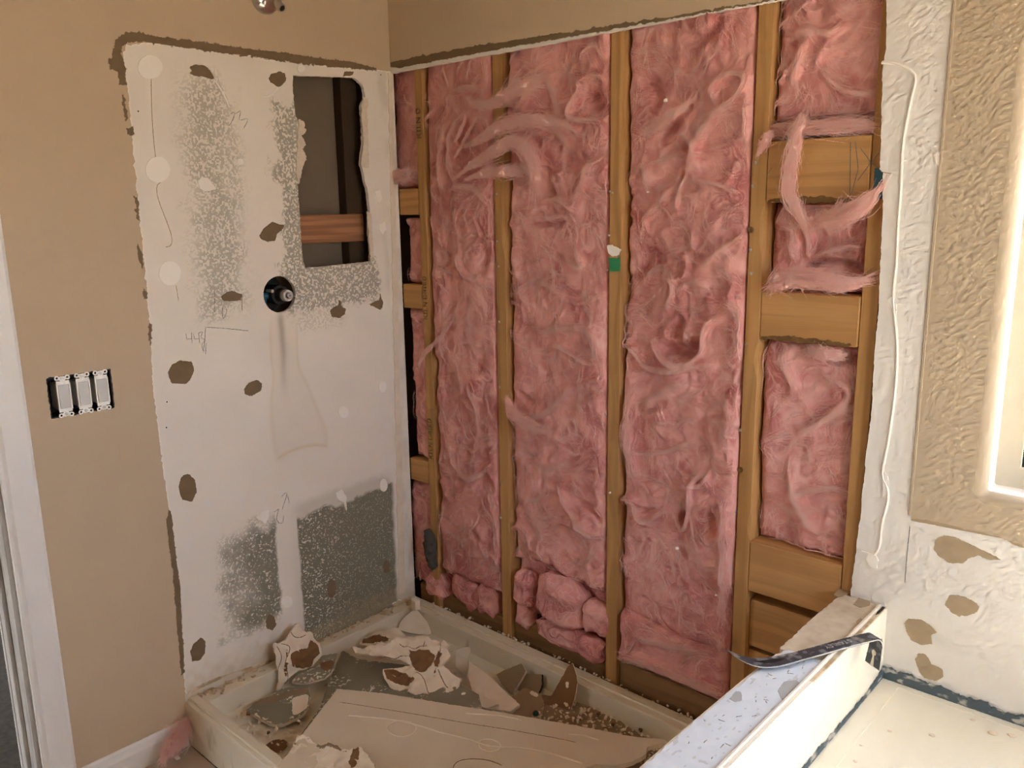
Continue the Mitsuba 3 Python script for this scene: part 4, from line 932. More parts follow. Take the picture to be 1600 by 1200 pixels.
def lump(label, px, y, size, seed, mt='m_pink'):
    k = root('insulation_scrap'); lab(k, label, 'insulation', scr)
    m = trimesh.creation.icosphere(5, 1.0); V = m.vertices.copy()
    V = np.sign(V) * np.abs(V) ** 0.8
    n_ = 1 - np.sqrt((2 * meshkit.noise(V * 1.15 + seed, seed) - 1) ** 2 + .02) * 1.8 + 0.35 * (meshkit.fbm(V * 2.6 + seed, 3, seed) - .5)
    V = V * (1 + 0.30 * n_[:, None]) * np.array(size)
    V = V + 0.004 * (meshkit.fbm(V * 90 + seed, 2, seed)[:, None] - 0.5)
    c = A(*px, y); V = V + c
    V[:, 1] = np.minimum(V[:, 1], 0.10)
    put(k + '__wool', trimesh.Trimesh(V, m.faces, process=False), mt, smooth=True)


lump('pink folded lump of glass wool beside the corner stud at the pan', (690, 912), .045, (.055, .04, .045), 61)
lump('dusky pink lump of glass wool in the middle of the first bay foot', (735, 920), .055, (.06, .04, .07), 62)
lump('pink lump of glass wool against the second stud at the foot of the first bay', (768, 935), .055, (.045, .04, .06), 63)
lump('rounded pink knob of glass wool right beside the second stud foot', (823, 918), .030, (.04, .035, .055), 64)
lump('large folded lump of glass wool in the middle of the second bay foot', (882, 940), .035, (.085, .05, .085), 65)
lump('small pink lump of glass wool sagging below the knob', (822, 960), .035, (.03, .03, .04), 66)
lump('flat pink lump of glass wool on the low block of the second bay', (885, 990), .030, (.10, .035, .035), 67)
lump('glittering pale lump of glass wool left of the third stud foot', (935, 965), .030, (.045, .03, .05), 68)
lump('pink lump of glass wool squeezed beneath the third stud foot', (925, 1012), .020, (.045, .03, .035), 69)
batt('recessed glass wool behind the lumps at the foot of the first bay', 0.140, 0.4475, 0.20, 0.30, 0.055, 72, (), strands=60, group=scr)
batt('recessed glass wool behind the lumps at the foot of the second bay', 0.496, 0.8805, 0.222, 0.46, 0.050, 73, (), strands=100, group=scr)
batt('folded pink glass wool at the foot of the third tall bay', 0.928, 1.296, 0.222, 0.385, -0.004, 71, [R([(985, 985), (1040, 1005), (1110, 1020)], .012, .02), R([(960, 1020), (1050, 1050), (1130, 1080)], .012, .02)], strands=150, group=scr, edge=.05)
g = root('felt_scrap')
lab(g, 'dark grey rag of felt stuck to the foot of the stamped stud', 'felt')
m = tuft.__wrapped__ if hasattr(tuft, '__wrapped__') else None
c = spline(np.array([A(668, 828, .0), A(672, 850, -.006), A(674, 875, -.004), A(680, 888, .002)]), 14)
mm = trimesh.Trimesh(tube(c, np.interp(np.linspace(0, 1, 14), [0, .3, .7, 1], [.012, .024, .02, .012]), 12).vertices, tube(c, .02, 12).faces, process=False).subdivide().subdivide()
mm.vertices += 0.014 * (np.stack([meshkit.fbm(mm.vertices * 60, 3, q) for q in (1, 2, 3)], 1) - 0.5)
put(g, mm, 'm_greyfelt', smooth=True)

# ------------------------------------------------------------------ shower pan
k = root('shower_pan')
lab(k, 'cream shower pan full of broken wallboard in the corner', 'shower pan')
PX0, PX1, PY0, PY1 = 0.0005, 1.585, -0.905, 0.012


def ring_poly(a, b): return Polygon(a).difference(Polygon(b))


def loft(rings):
    """Closed loft through rectangles (x0, x1, y0, y1, z)."""
    v = []
    for x0, x1, y0, y1, z in rings:
        rr = 0.008
        for cx, cy_, a0 in ((x1 - rr, y1 - rr, 0), (x0 + rr, y1 - rr, 90), (x0 + rr, y0 + rr, 180), (x1 - rr, y0 + rr, 270)):
            for a in (0, 30, 60, 90): v.append((cx + rr * math.cos(math.radians(a0 + a)), cy_ + rr * math.sin(math.radians(a0 + a)), z))
    n = 16; f = []
    for i in range(len(rings) - 1):
        for j in range(n):
            a, b = i * n + j, i * n + (j + 1) % n
            f += [[a, b, b + n], [a, b + n, a + n]]
    for j in range(1, n - 1): f.append([(len(rings) - 1) * n, (len(rings) - 1) * n + j, (len(rings) - 1) * n + j + 1])
    return trimesh.Trimesh(np.array(v), f, process=False)


put(k + '__basin', loft([(PX0, PX1, PY0, PY1, 0.0), (PX0, PX1, PY0, PY1, LIP - 0.008), (PX0 + .003, PX1, PY0 + .003, PY1 - .003, LIP - 0.002), (PX0 + .008, PX1 - .003, PY0 + .008, PY1 - .008, LIP),
                         (0.050, PX1 - .04, -0.860, -0.050, LIP), (0.055, PX1 - .045, -0.855, -0.055, LIP - .004), (0.066, PX1 - .06, -0.842, -0.068, 0.075), (0.085, PX1 - .08, -0.82, -0.09, 0.062)]), 'm_pan', smooth=35)
put(k + '__curb_cap', box(0.004, PX1, -0.893, -0.864, LIP - 0.002, LIP + 0.007, 0.003), 'm_pan', label='raised cream strip along the front curb')
put(k + '__ledge_cap', box(0.004, PX1 - 0.002, -0.032, 0.004, LIP - 0.002, LIP + 0.006, 0.003), 'm_pan', label='raised cream strip along the back lip')
r = np.random.default_rng(5); gl = []
for q in range(90):
    a = box(0, r.uniform(.006, .03), 0, r.uniform(.005, .014), 0, r.uniform(.002, .008), .001); a.apply_transform(trimesh.transformations.rotation_matrix(r.uniform(0, 6), [0, 0, 1]))
    yy = r.uniform(-.88, -.05) if q < 70 else -.03; a.apply_translation((r.uniform(.004, .035), yy, LIP - .001)); gl.append(a)
put(k + '__dried_adhesive', cat_(gl), 'm_grime', kind='stuff', label='crumbly tan adhesive left on the lip')
dc = at(432, 1165, 2, 0.066)
put(k + '__brown_scrap', xlathe([(0, 0), (.03, 0), (.032, .002), (0.02, .003), (0, .003)], 0, 0), 'm_brownpaper', to_world=T().translate([dc[0], dc[1], 0.0625]).rotate([0, 1, 0], -90), label='round scrap of brown paper on the pan floor')  # flat disc for a scrap of brown paper

# ------------------------------------------------------------------ half wall between shower and tub
DZ, TZ, HX0, HX1 = 0.655, 0.478, 1.586, 1.690
h = 'wall_divider'
yq = -1.25
put(h, cat_([box(HX0 + 0.012, HX1 - 0.012, yq, 0.0, 0.0, DZ - 0.012), box(HX1 - 0.0122, HX1, yq, 0, 0, DZ - 0.004)]), 'm_cream', kind='structure', label='low half wall between shower and tub')
edge = jag([(HX0, -0.005), (HX0 - .004, -.16), (HX0 - .002, -0.34)], .003, .004, 61, False, 60)
e2 = jag([(HX0 + .008, -0.345), (HX0 + .004, -0.45), (HX0 - .003, -0.60), (HX0 - .006, -0.75), (HX0 - .004, -1.2)], .003, .004, 62, False, 50)
far = Polygon([tuple(q) for q in edge] + [(1.674, -0.33), (1.672, -0.005)]).buffer(0)
near = Polygon([tuple(q) for q in e2] + [(1.674, -1.2), (1.674, -0.332), (HX0 + .02, -.334)]).buffer(0)
put(h + '__old_top', prism(far, 'xy', DZ - 0.012, DZ - 0.0015), 'm_deck_old', label='scuffed tan end of the top board')
put(h + '__top_board', prism(near, 'xy', DZ - 0.012, DZ), 'm_deck', label='white top board with dark scratches, blue skylight put into its colour')
put(h + '__side_edge', prism(Polygon([tuple(q) for q in e2] + [(HX0 - .014, -1.2), (HX0 - .012, -.75), (HX0 - .007, -.5), (HX0, -.36)]).buffer(0), 'xy', DZ - 0.03, DZ - 0.004), 'm_paper_white', label='broken white board edge on the shower side')
put(h + '__metal_bead', box(1.6735, 1.680, yq, -0.012, DZ - 0.02, DZ + 0.005, .0015), 'm_paper_white', label='white corner bead along the top')
put(h + '__gap_strip', box(1.680, HX1 - 0.001, -0.42, -0.003, DZ - 0.02, DZ - 0.002, .001), 'm_grime', label='dirty strip beside the bead')
put(h + '__gap_strip', box(1.680, HX1 - 0.001, yq, -0.42, DZ - 0.02, DZ + 0.001, .001), 'm_cream')
put(h + '__dark_crack', prism(rag([(1.6815, -.008), (1.6885, -.01), (1.687, -.05), (1.6835, -.06), (1.6815, -.04)], .0012, .003, 65, 120), 'xy', DZ - .0021, DZ - .0012), 'm_black')
for i, s in enumerate([[(1303, 930), (1310, 918), (1330, 915), (1340, 922), (1325, 928), (1312, 934)], [(1333, 945), (1345, 930), (1358, 936), (1360, 946), (1345, 950)], [(1337, 972), (1345, 966), (1350, 972), (1343, 978)]]):
    pl = [tuple(at(*q, 2, DZ - .0015)[:2]) for q in s]
    put(h + '__torn_spot', prism(rag(pl, .0015, .003, 66 + i, 100), 'xy', DZ - .0016, DZ - .0006), 'm_torn_light')
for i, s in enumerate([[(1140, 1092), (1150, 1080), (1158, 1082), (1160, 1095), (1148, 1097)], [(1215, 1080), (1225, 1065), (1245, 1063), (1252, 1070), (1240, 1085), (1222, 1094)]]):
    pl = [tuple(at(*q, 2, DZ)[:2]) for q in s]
    put(h + '__torn_spot', prism(rag(pl, .0015, .003, 70 + i, 100), 'xy', DZ, DZ + .0008), 'm_deck_shade')  # these grey spots paint shade onto the board
for i in range(26):
    y0 = rng.uniform(-.85, -.36); x0 = rng.uniform(1.595, 1.66); a = rng.uniform(0, 3.1); l = rng.uniform(.004, .013)
    put(h + '__scratch', tube([(x0, y0, DZ + .0002), (x0 + l * math.cos(a), y0 + l * math.sin(a), DZ + .0002)], .0007, 4), 'm_pencil')
put(h + '__torn_spot', prism(rag([(-.035, .565), (-.028, .585), (-.020, .58), (-.018, .555), (-.026, .545)], .002, .003, 75, 100), 'yz', HX1, HX1 + .0008), 'm_torn_light')

# ------------------------------------------------------------------ bathtub
k = root('bathtub')
lab(k, 'pale yellow drop-in bathtub rim beside the half wall', 'bathtub')
ell = affinity.scale(Point(0, 0).buffer(1, 32), 0.46, 0.33); ell = affinity.translate(ell, 2.66, -0.52)
put(k + '__rim', prism(sbox(HX1 + 0.001, -1.1, XR - .002, -0.001).difference(ell), 'xy', TZ - .03, TZ - .004), 'm_tub')
lipo = sbox(HX1 + .001, -1.1, XR - .002, -.001).difference(sbox(HX1 + .045, -1.06, XR - .04, -.022))
put(k + '__raised_edge', prism(lipo.buffer(0), 'xy', TZ - .006, TZ - .002), 'm_tub', label='raised outer edge of the rim')
n = 48; an = np.arange(n) * 2 * math.pi / n; V = []
for sx, zz in ((1.0, TZ - .004), (.97, TZ - .03), (.93, TZ - .15), (.86, TZ - .3), (.75, TZ - .37), (0.02, TZ - .38)):
    V.append(np.c_[2.66 + .46 * sx * np.cos(an), -.52 + .33 * sx * np.sin(an), np.full(n, zz)])
V = np.vstack(V); F = []
for i in range(5):
    for j in range(n):
        a, b = i * n + j, i * n + (j + 1) % n
        F += [[a, b + n, b], [a, a + n, b + n]]
put(k + '__basin', trimesh.Trimesh(V, F, process=False), 'm_tub', smooth=True)
put(k + '__apron', box(HX1 + .001, XR - .002, -1.1, -1.085, 0, TZ - .028), 'm_tub')
st = Polygon([(1.692, TZ - .002)] + [tuple(q) for q in jag([(1.692, TZ + .030), (1.76, TZ + .026), (1.85, TZ + .020), (2.0, TZ + .018), (XR - .01, TZ + .018)], .006, .004, 81, False, 50)] + [(XR - .01, TZ - .002)]).buffer(0)
put(k + '__sealant_strip', prism(st, 'xz', -.007, -.0015), 'm_membrane', label='dark teal strip of old sealant along the wall')
st2 = Polygon([(-.002, TZ - .002)] + [tuple(q) for q in jag([(-.002, TZ + .022), (-.1, TZ + .006), (-.25, TZ + .006), (-.5, TZ + .010), (-1.05, TZ + .008)], .006, .004, 82, False, 60)] + [(-1.05, TZ - .002)]).buffer(0)
put(k + '__sealant_strip', prism(st2, 'yz', HX1 + .001, HX1 + .005), 'm_membrane', label='thin dark strip of sealant along the half wall')
r = np.random.default_rng(9)
for i, (px, py, sz) in enumerate([(1456, 1150, .006), (1551, 1147, .008), (1580, 1150, .007), (1520, 1126, .005), (1390, 1143, .004), (1336, 1190, .004), (1345, 1165, .003), (1570, 1120, .009)]):
    c = at(px, py, 2, TZ - .004); m = trimesh.creation.icosphere(1, sz); m.vertices *= [1.2, .8, .4]; m.vertices += (meshkit.noise(m.vertices * 300 + i)[:, None] - .5) * .003
    q = root('plaster_crumb')
    put(q, m, 'm_plaster', label='small crumb of plaster lying on the tub rim', cat='plaster crumb', group='crumbs on the tub rim', to_world=T().translate([c[0], c[1], c[2] + sz * .3]))

# ------------------------------------------------------------------ pry bar lying over the half wall
k = root('pry_bar')
lab(k, 'worn black flat pry bar lying across the half wall top', 'pry bar')
path = spline([at(1139, 1018, 2, DZ + .026), at(1158, 1029, 2, DZ + .016), at(1184, 1036, 2, DZ + .011), at(1222, 1032, 2, DZ + .011), at(1290, 1014, 2, DZ + .012), at(1362, 995, 2, DZ + .014)], 40)
dirn = path[-1] - path[-8]; dirn /= np.linalg.norm(dirn)
hook = []
side0 = np.cross(dirn, [0, 0, 1]); side0 /= np.linalg.norm(side0)
upn = np.cross(side0, dirn)
rr_ = .015
for a in np.linspace(0, 1.0, 12)[1:]:
    th = a * math.radians(100)
    hook.append(path[-1] + dirn * rr_ * math.sin(th) - upn * rr_ * (1 - math.cos(th)))
tdir = dirn * math.cos(math.radians(100)) - upn * math.sin(math.radians(100))
for a in np.linspace(0, 1, 8)[1:]: hook.append(hook[10] + tdir * .052 * a)
full = np.vstack([path, hook]); n = len(full)
tg = np.gradient(full, axis=0); tg /= np.linalg.norm(tg, axis=1, keepdims=True)
sd = np.repeat(side0[None], n, 0); nm = np.cross(sd, tg); nm /= np.linalg.norm(nm, axis=1, keepdims=True)
u_ = np.linspace(0, 1, n)
wd = np.interp(u_, [0, .03, .2, .3, .8, 1], [.030, .036, .034, .029, .030, .042]) / 2
tk = np.interp(u_, [0, .12, .9, 1], [.0006, .0048, .0048, .0010]) / 2 * 1.25
ch = .0012
sec = []
for (a, b) in ((-1, -.5), (-1, .5), (-.9, 1), (.9, 1), (1, .5), (1, -.5), (.9, -1), (-.9, -1)):
    sec.append(full + sd * (a * wd)[:, None] + nm * (b * tk)[:, None])
sec = np.stack(sec, 1); V = sec.reshape(-1, 3); F, E = [], []
for i in range(n - 1):
    for j in range(8):
        a, b = i * 8 + j, i * 8 + (j + 1) % 8
        tgt = E if j in (0, 4) else F
        tgt += [[a, b, b + 8], [a, b + 8, a + 8]]
for j in range(1, 7): F += [[0, j + 1, j], [(n - 1) * 8, (n - 1) * 8 + j, (n - 1) * 8 + j + 1]]
put(k + '__bar', trimesh.Trimesh(V, F, process=False), 'm_bar', smooth=30)
put(k + '__edge', trimesh.Trimesh(V, E, process=False), 'm_bar_edge', smooth=30, label='bright worn steel edges')


def on_bar(u, off=0.0, lift=0.0):
    i = min(int(u * (n - 1)), n - 2); return full[i] + sd[i] * off + nm[i] * (tk[i] + lift)


sgn = 1 if nm[20][2] > 0 else -1


def bar_patch(u0, u1, w0, w1, lift, steps=10):
    us = np.linspace(u0, u1, steps); V = []
    for i, u in enumerate(us):
        ii = u * (n - 1); i0 = min(int(ii), n - 2); fr_ = ii - i0
        c = full[i0] * (1 - fr_) + full[i0 + 1] * fr_; ww = np.interp(i / (steps - 1), np.linspace(0, 1, len(w0)), w0)
        for s_ in (-1, 1): V.append(c + sd[i0] * (s_ * ww + w1) + sgn * nm[i0] * (tk[i0] + lift))
    F = []
    for i in range(steps - 1): F += [[2 * i, 2 * i + 1, 2 * i + 3], [2 * i, 2 * i + 3, 2 * i + 2]]
    return trimesh.Trimesh(np.array(V), F, process=False)


put(k + '__nail_slot', bar_patch(.10, .235, [.0005, .0035, .006, .007, .005, .0005], 0.0, .0004), 'm_black', label='teardrop nail slot')
# embossed, worn lettering: STANLEY
tm = meshkit.text_mesh('STANLEY', .011, .0006); q = tm.vertices
org = on_bar(.595); ex = full[int(.47 * n)] - full[int(.595 * n)]; ex /= np.linalg.norm(ex)
up_ = sgn * nm[int(.5 * n)]; ey = np.cross(up_, ex)
W = org + np.outer(q[:, 0], ex) + np.outer(q[:, 1] - .0055, ey) + np.outer(q[:, 2] + .0002, up_)
put(k + '__lettering', trimesh.Trimesh(W, tm.faces, process=False), 'm_bar_edge', label='worn raised lettering')
for uu, off in ((.935, .0), ):
    i = int(uu * (n - 1)); c = full[i]
    put(k + '__nail_notch', tube([c - nm[i] * (tk[i] + .0006), c + nm[i] * (tk[i] + .0006)], .006, 12), 'm_plaster')
e = full[-1]
vn = np.array([e + sd[-1] * .0045 + nm[-1] * .0016, e - sd[-1] * .0045 + nm[-1] * .0016, full[-6] + nm[-6] * .004, e + sd[-1] * .0045 - nm[-1] * .0016, e - sd[-1] * .0045 - nm[-1] * .0016, full[-6] - nm[-6] * .004])
put(k + '__claw_notch', trimesh.convex.convex_hull(vn), 'm_plaster', label='pale V notch in the hooked claw')

# ------------------------------------------------------------------ rubble in the shower pan
def crum(amp, fr, seed, bend=None):
    def fn(p):
        P3 = np.c_[p * fr, np.full(len(p), seed * 2.1)]
        hgt = amp * (meshkit.fbm(P3, 3, seed) - 0.5) * 2 + amp * 0.5 * (1 - 2 * np.abs(2 * meshkit.noise(P3 * 2.3, seed + 3) - 1))
        return hgt + (bend(p) if bend else 0)
    return fn


flat = lambda p: 0.0015 * (meshkit.noise(np.c_[p * 12, p[:, :1] * 0]) - 0.5)
# large cream sheet in front
pl = Plane((0.75, -0.45, 0.166), (0.03, -0.06, 1.0))
k = root('wallboard_piece'); lab(k, 'large cream sheet of wallboard lying in front across the pan, right end torn', 'wallboard')
big = [(527, 1076), (600, 1083), (640, 1090), (720, 1103), (820, 1119), (900, 1134), (980, 1149), (1040, 1160), (1045, 1166), (1012, 1170), (1008, 1185), (985, 1194), (960, 1197), (930, 1194), (905, 1204), (880, 1240), (840, 1262), (440, 1262), (420, 1215), (473, 1147)]
bend = lambda p: 0.0018 * (meshkit.noise(np.c_[p * 7, p[:, :1] * 0], 4) - 0.5) + 0.010 * np.clip((p[:, 0] - 0.36) / 0.1, 0, 1) ** 2
bp = board(k, pl, big, 0.0125, bend, 'm_creamboard', 'm_gypsum', 0.018, 0.0018, 200)


def ridge_on(key, plane, pts, wid, disp, m, lift=.0):
    q = plane.px(pts); q = spline(q, 4 * len(q)) if len(q) > 2 else q
    put(key, tube(plane.world(q, disp(q) + lift), wid, 6), m, smooth=True)


for l, w_ in (([(545, 1118), (590, 1122), (640, 1130), (690, 1145), (740, 1158), (765, 1166), (800, 1168), (860, 1178), (910, 1193)], .0022), ([(728, 1115), (760, 1117), (800, 1122), (815, 1126)], .002), ([(888, 1148), (920, 1152), (935, 1157)], .002), ([(760, 1155), (775, 1158), (782, 1166), (772, 1174), (752, 1170), (748, 1162), (760, 1155)], .0018), ([(604, 1138), (615, 1128), (640, 1128), (650, 1140), (636, 1150), (614, 1148), (604, 1138)], .0014)):
    ridge_on(k + '__compound_ridge', pl, l, w_ * 1.25, bend, 'm_plaster', .0004)
for l in ([(530, 1097), (620, 1111), (720, 1128), (800, 1141), (900, 1160)], ):
    ridge_on(k + '__scored_line', pl, l, .0008, bend, 'm_greybrown', .0002)
ridge_on(k + '__torn_edge', pl, [(708, 1200), (716, 1190), (738, 1186), (762, 1188), (784, 1196)], .0010, bend, 'm_brownpaper', .0003)
# crumpled strip on its near left corner
pc = Plane(atp(540, 1180, pl.p0, pl.n) + np.array([0, 0, .016]), (-.05, -.25, 1))
k = root('wallboard_piece'); lab(k, 'crumpled scrap of plaster paper on the near left corner of the large cream sheet', 'wallboard')
fn = crum(.016, 22, 7)
cp = board(k, pc, [(466, 1150), (476, 1151), (490, 1160), (520, 1165), (545, 1172), (562, 1168), (566, 1170), (578, 1185), (588, 1202), (575, 1230), (470, 1240), (455, 1200), (455, 1180)], .005, fn, 'm_plaster', 'm_brownpaper', .007, .003, 201, 'm_brownpaper')
patch(k + '__torn_spot', pc, [(480, 1156), (500, 1160), (530, 1166), (545, 1176), (520, 1172), (498, 1168)], fn, 'm_greybrown', .0015, .006, 202, clip=cp)
patch(k + '__torn_spot', pc, [(550, 1172), (562, 1170), (560, 1190), (548, 1200), (545, 1190)], fn, 'm_brownpaper', .0015, .006, 203, clip=cp)
# green-faced sheet behind it
pg_ = Plane((0.45, -0.42, 0.132), (-.10, -.07, 1))
k = root('wallboard_piece'); lab(k, 'grey-green faced sheet of wallboard lying under the large cream sheet', 'wallboard')
gp = board(k, pg_, [(535, 1016), (560, 1030), (600, 1035), (640, 1040), (700, 1060), (748, 1085), (752, 1104), (700, 1112), (560, 1120), (480, 1200), (440, 1204), (455, 1170), (500, 1105), (520, 1050)], .0125, flat, 'm_greenpaper', 'm_gypsum', .02, .0015, 204)
# big crumpled plaster sheet with brown torn spots
pk = Plane((0.36, -0.28, 0.205), (.12, -.42, 1))
k = root('wallboard_piece'); lab(k, 'big crumpled sheet of plaster with three brown torn spots, top of the rubble heap', 'wallboard')
fn = crum(.020, 14, 12)
cr = [(548, 1012), (575, 1012), (600, 1005), (625, 998), (640, 993), (668, 990), (672, 1000), (690, 1004), (704, 1006), (700, 1016), (704, 1024), (690, 1040), (706, 1052), (722, 1062), (715, 1075), (700, 1085), (672, 1093), (660, 1090), (640, 1084), (612, 1076), (600, 1060), (598, 1048), (620, 1040), (640, 1036), (622, 1028), (560, 1025)]
cpz = board(k, pk, cr, .006, fn, 'm_plaster', 'm_gypsum', .008, .003, 205, 'm_brownpaper')
for i, s in enumerate([[(640, 1018), (655, 1016), (672, 1018), (680, 1026), (678, 1038), (666, 1050), (652, 1050), (646, 1042), (641, 1034)], [(599, 1044), (612, 1042), (628, 1048), (642, 1056), (648, 1060), (640, 1072), (620, 1070), (604, 1060)], [(684, 1016), (690, 1018), (686, 1040), (680, 1060), (679, 1040)]]):
    patch(k + '__torn_spot', pk, s, fn, 'm_brownpaper', .0016, .006, 206 + i, clip=cpz)
for l in ([(650, 1050), (662, 1060), (668, 1078), (674, 1090)], [(690, 1010), (684, 1030), (688, 1055), (700, 1075)], [(664, 1004), (662, 1014)], [(625, 1008), (645, 1012), (668, 1010)], [(600, 1030), (630, 1026), (655, 1030)]):
    ridge_on(k + '__crack', pk, l, .0010, fn, 'm_brownpaper', .0004)
# curled strip of paper above it
pq = Plane((0.22, -0.17, 0.16), (.05, -.4, 1))
k = root('wallboard_piece'); lab(k, 'torn plaster strip with a long brown spot behind the crumpled sheet', 'wallboard')
fn = crum(.010, 22, 31)
c2 = board(k, pq, [(562, 1008), (570, 1000), (590, 988), (606, 985), (622, 982), (630, 990), (640, 998), (625, 1003), (600, 1005), (572, 1012)], .006, fn, 'm_plaster', 'm_gypsum', .008, .003, 210, 'm_brownpaper')
patch(k + '__torn_spot', pq, [(566, 1001), (576, 994), (592, 994), (610, 1000), (600, 1006), (578, 1006), (567, 1008)], fn, 'm_brownpaper', .0016, .006, 211, clip=c2)
# pale plate leaning in the corner
pp = Plane((0.105, -0.085, 0.13), (.55, -.75, .75))
k = root('wallboard_piece'); lab(k, 'pale fan-shaped plate of plaster leaning in the far corner of the pan', 'wallboard')
board(k, pp, [(650, 952), (656, 958), (668, 972), (674, 990), (668, 992), (645, 990), (622, 984), (625, 972), (632, 964), (642, 956)], .008, flat, 'm_plaster', 'm_gypsum', .012, .0015, 212)
k = root('mortar_lump'); lab(k, 'small block of old mortar on the far corner of the pan lip', 'mortar')
c = at(650, 944, 2, LIP + .015); mb = box(-.014, .014, -.012, .012, -.016, .022, .003).subdivide().subdivide(); mb.vertices += .006 * (np.stack([meshkit.fbm(mb.vertices * 80, 2, q) for q in (4, 5, 6)], 1) - .5)
put(k, mb, 'm_plaster', smooth=30, to_world=T().translate([c[0] + .01, c[1] - .01, LIP + .018]))
# standing torn piece on the left lip
ps = Plane((0.100, -0.46, 0.16), (.95, -.14, .32))
k = root('wallboard_piece'); lab(k, 'standing torn piece of wallboard with a large brown patch against the left pan lip', 'wallboard')
fn = crum(.012, 20, 41)
c3 = board(k, ps, [(428, 1006), (440, 1004), (446, 1000), (456, 986), (462, 975), (466, 974), (474, 986), (486, 988), (488, 996), (498, 1004), (503, 1022), (496, 1030), (490, 1042), (468, 1048), (452, 1058), (444, 1066), (438, 1080), (433, 1078), (436, 1050), (431, 1036), (428, 1020)], .007, fn, 'm_plaster', 'm_gypsum', .007, .003, 213, 'm_brownpaper')
patch(k + '__torn_spot', ps, [(453, 1022), (464, 1015), (480, 1012), (484, 1000), (494, 1004), (499, 1020), (490, 1030), (488, 1042), (470, 1045), (455, 1040)], fn, 'm_brownpaper', .0018, .006, 214, clip=c3)
patch(k + '__torn_spot', ps, [(446, 1014), (450, 1016), (448, 1030), (450, 1046), (446, 1060), (443, 1044), (447, 1030)], fn, 'm_brownpaper', .0016, .006, 215, clip=c3)
for l in ([(440, 1006), (452, 1014), (446, 1034), (450, 1056), (444, 1070)], [(456, 988), (464, 996), (478, 992)], [(432, 1010), (438, 1030), (434, 1050)]):
    ridge_on(k + '__crack', ps, l, .0010, fn, 'm_brownpaper', .0004)
# piece lying left, green face with brown band
pl2 = Plane((0.17, -0.66, 0.105), (.12, -.18, 1))
k = root('wallboard_piece'); lab(k, 'grey-green broken piece with a brown torn band beside the left pan lip', 'wallboard')
c4 = board(k, pl2, [(384, 1110), (400, 1096), (422, 1088), (440, 1076), (450, 1074), (482, 1072), (484, 1088), (482, 1106), (470, 1118), (440, 1132), (420, 1130)], .012, flat, 'm_greenpaper', 'm_gypsum', .01, .002, 216)
patch(k + '__torn_band', pl2, [(392, 1098), (424, 1090), (445, 1080), (482, 1074), (482, 1082), (455, 1088), (430, 1096), (400, 1102)], flat, 'm_greybrown', .001, .01, 217, clip=c4)
patch(k + '__bare_spot', pl2, [(456, 1090), (470, 1086), (483, 1084), (480, 1106), (466, 1116), (456, 1118)], flat, 'm_plaster', .0012, .01, 218, clip=c4)
k = root('wallboard_piece'); lab(k, 'small folded grey-green piece with brown edge behind the left broken piece', 'wallboard')
pl3 = Plane((0.16, -0.52, 0.11), (.35, -.25, 1))
c5 = board(k, pl3, [(500, 1026), (510, 1024), (527, 1020), (522, 1044), (508, 1060), (480, 1068), (455, 1066), (468, 1052), (484, 1046), (500, 1040)], .010, crum(.006, 20, 44), 'm_greenpaper', 'm_gypsum', .01, .002, 219, 'm_brownpaper')
patch(k + '__torn_spot', pl3, [(498, 1036), (512, 1034), (524, 1030), (520, 1046), (504, 1050)], crum(.006, 20, 44), 'm_brownpaper', .0012, .01, 220, clip=c5)
# cream wedge right of the heap
pw = Plane((0.52, -0.19, 0.13), (.10, -.20, 1))
k = root('wallboard_piece'); lab(k, 'cream wedge of wallboard right of the crumpled sheet', 'wallboard')
board(k, pw, [(733, 1033), (760, 1052), (800, 1090), (812, 1100), (798, 1112), (770, 1108), (732, 1100), (738, 1080), (732, 1060)], .0125, flat, 'm_plaster', 'm_gypsum', .012, .0015, 221)
k = root('wallboard_piece'); lab(k, 'upright torn cream strip between crumpled sheet and back lip', 'wallboard')
pw2 = Plane((0.44, -0.15, 0.16), (.5, -.85, .35))
board(k, pw2, [(712, 1016), (722, 1012), (733, 1010), (736, 1018), (731, 1026), (732, 1050), (728, 1058), (712, 1040)], .006, crum(.006, 25, 51), 'm_plaster', 'm_gypsum', .008, .002, 222)
k = root('wallboard_piece'); lab(k, 'small pale triangle of wallboard on the cream wedge', 'wallboard')
board(k, Plane((0.53, -0.21, 0.15), (.05, -.35, 1)), [(735, 1092), (745, 1075), (752, 1072), (758, 1088), (778, 1100), (760, 1106), (735, 1100)], .008, flat, 'm_plaster', 'm_gypsum', .01, .0015, 223)
# brown backed boards
k = root('wallboard_piece'); lab(k, 'grey-brown square of wallboard back leaning on the back lip', 'wallboard')
board(k, Plane((0.585, -0.115, 0.12), (.15, -.75, .8)), [(775, 1054), (790, 1046), (815, 1036), (822, 1048), (808, 1072), (800, 1084), (785, 1070)], .0125, flat, 'm_greybrown', 'm_gypsum', .012, .001, 224)
k = root('wallboard_piece'); lab(k, 'darker brown board end behind the grey-brown square', 'wallboard')
board(k, Plane((0.64, -0.085, 0.115), (.1, -.85, .5)), [(812, 1052), (846, 1054), (846, 1072), (838, 1090), (820, 1086), (806, 1076)], .012, flat, 'm_greybrown', 'm_black', .012, .001, 225)
k = root('wallboard_piece'); lab(k, 'flat brown scrap below the grey-brown square with a white fleck', 'wallboard')
pf = Plane((0.63, -0.15, 0.105), (.05, -.15, 1))
c6 = board(k, pf, [(800, 1088), (820, 1074), (845, 1084), (850, 1100), (845, 1118), (825, 1122), (798, 1112), (806, 1098)], .010, flat, 'm_greybrown', 'm_gypsum', .012, .0015, 226)
patch(k + '__torn_spot', pf, [(822, 1076), (830, 1072), (838, 1080), (844, 1090), (830, 1086)], flat, 'm_plaster', .002, .008, 227, clip=c6)
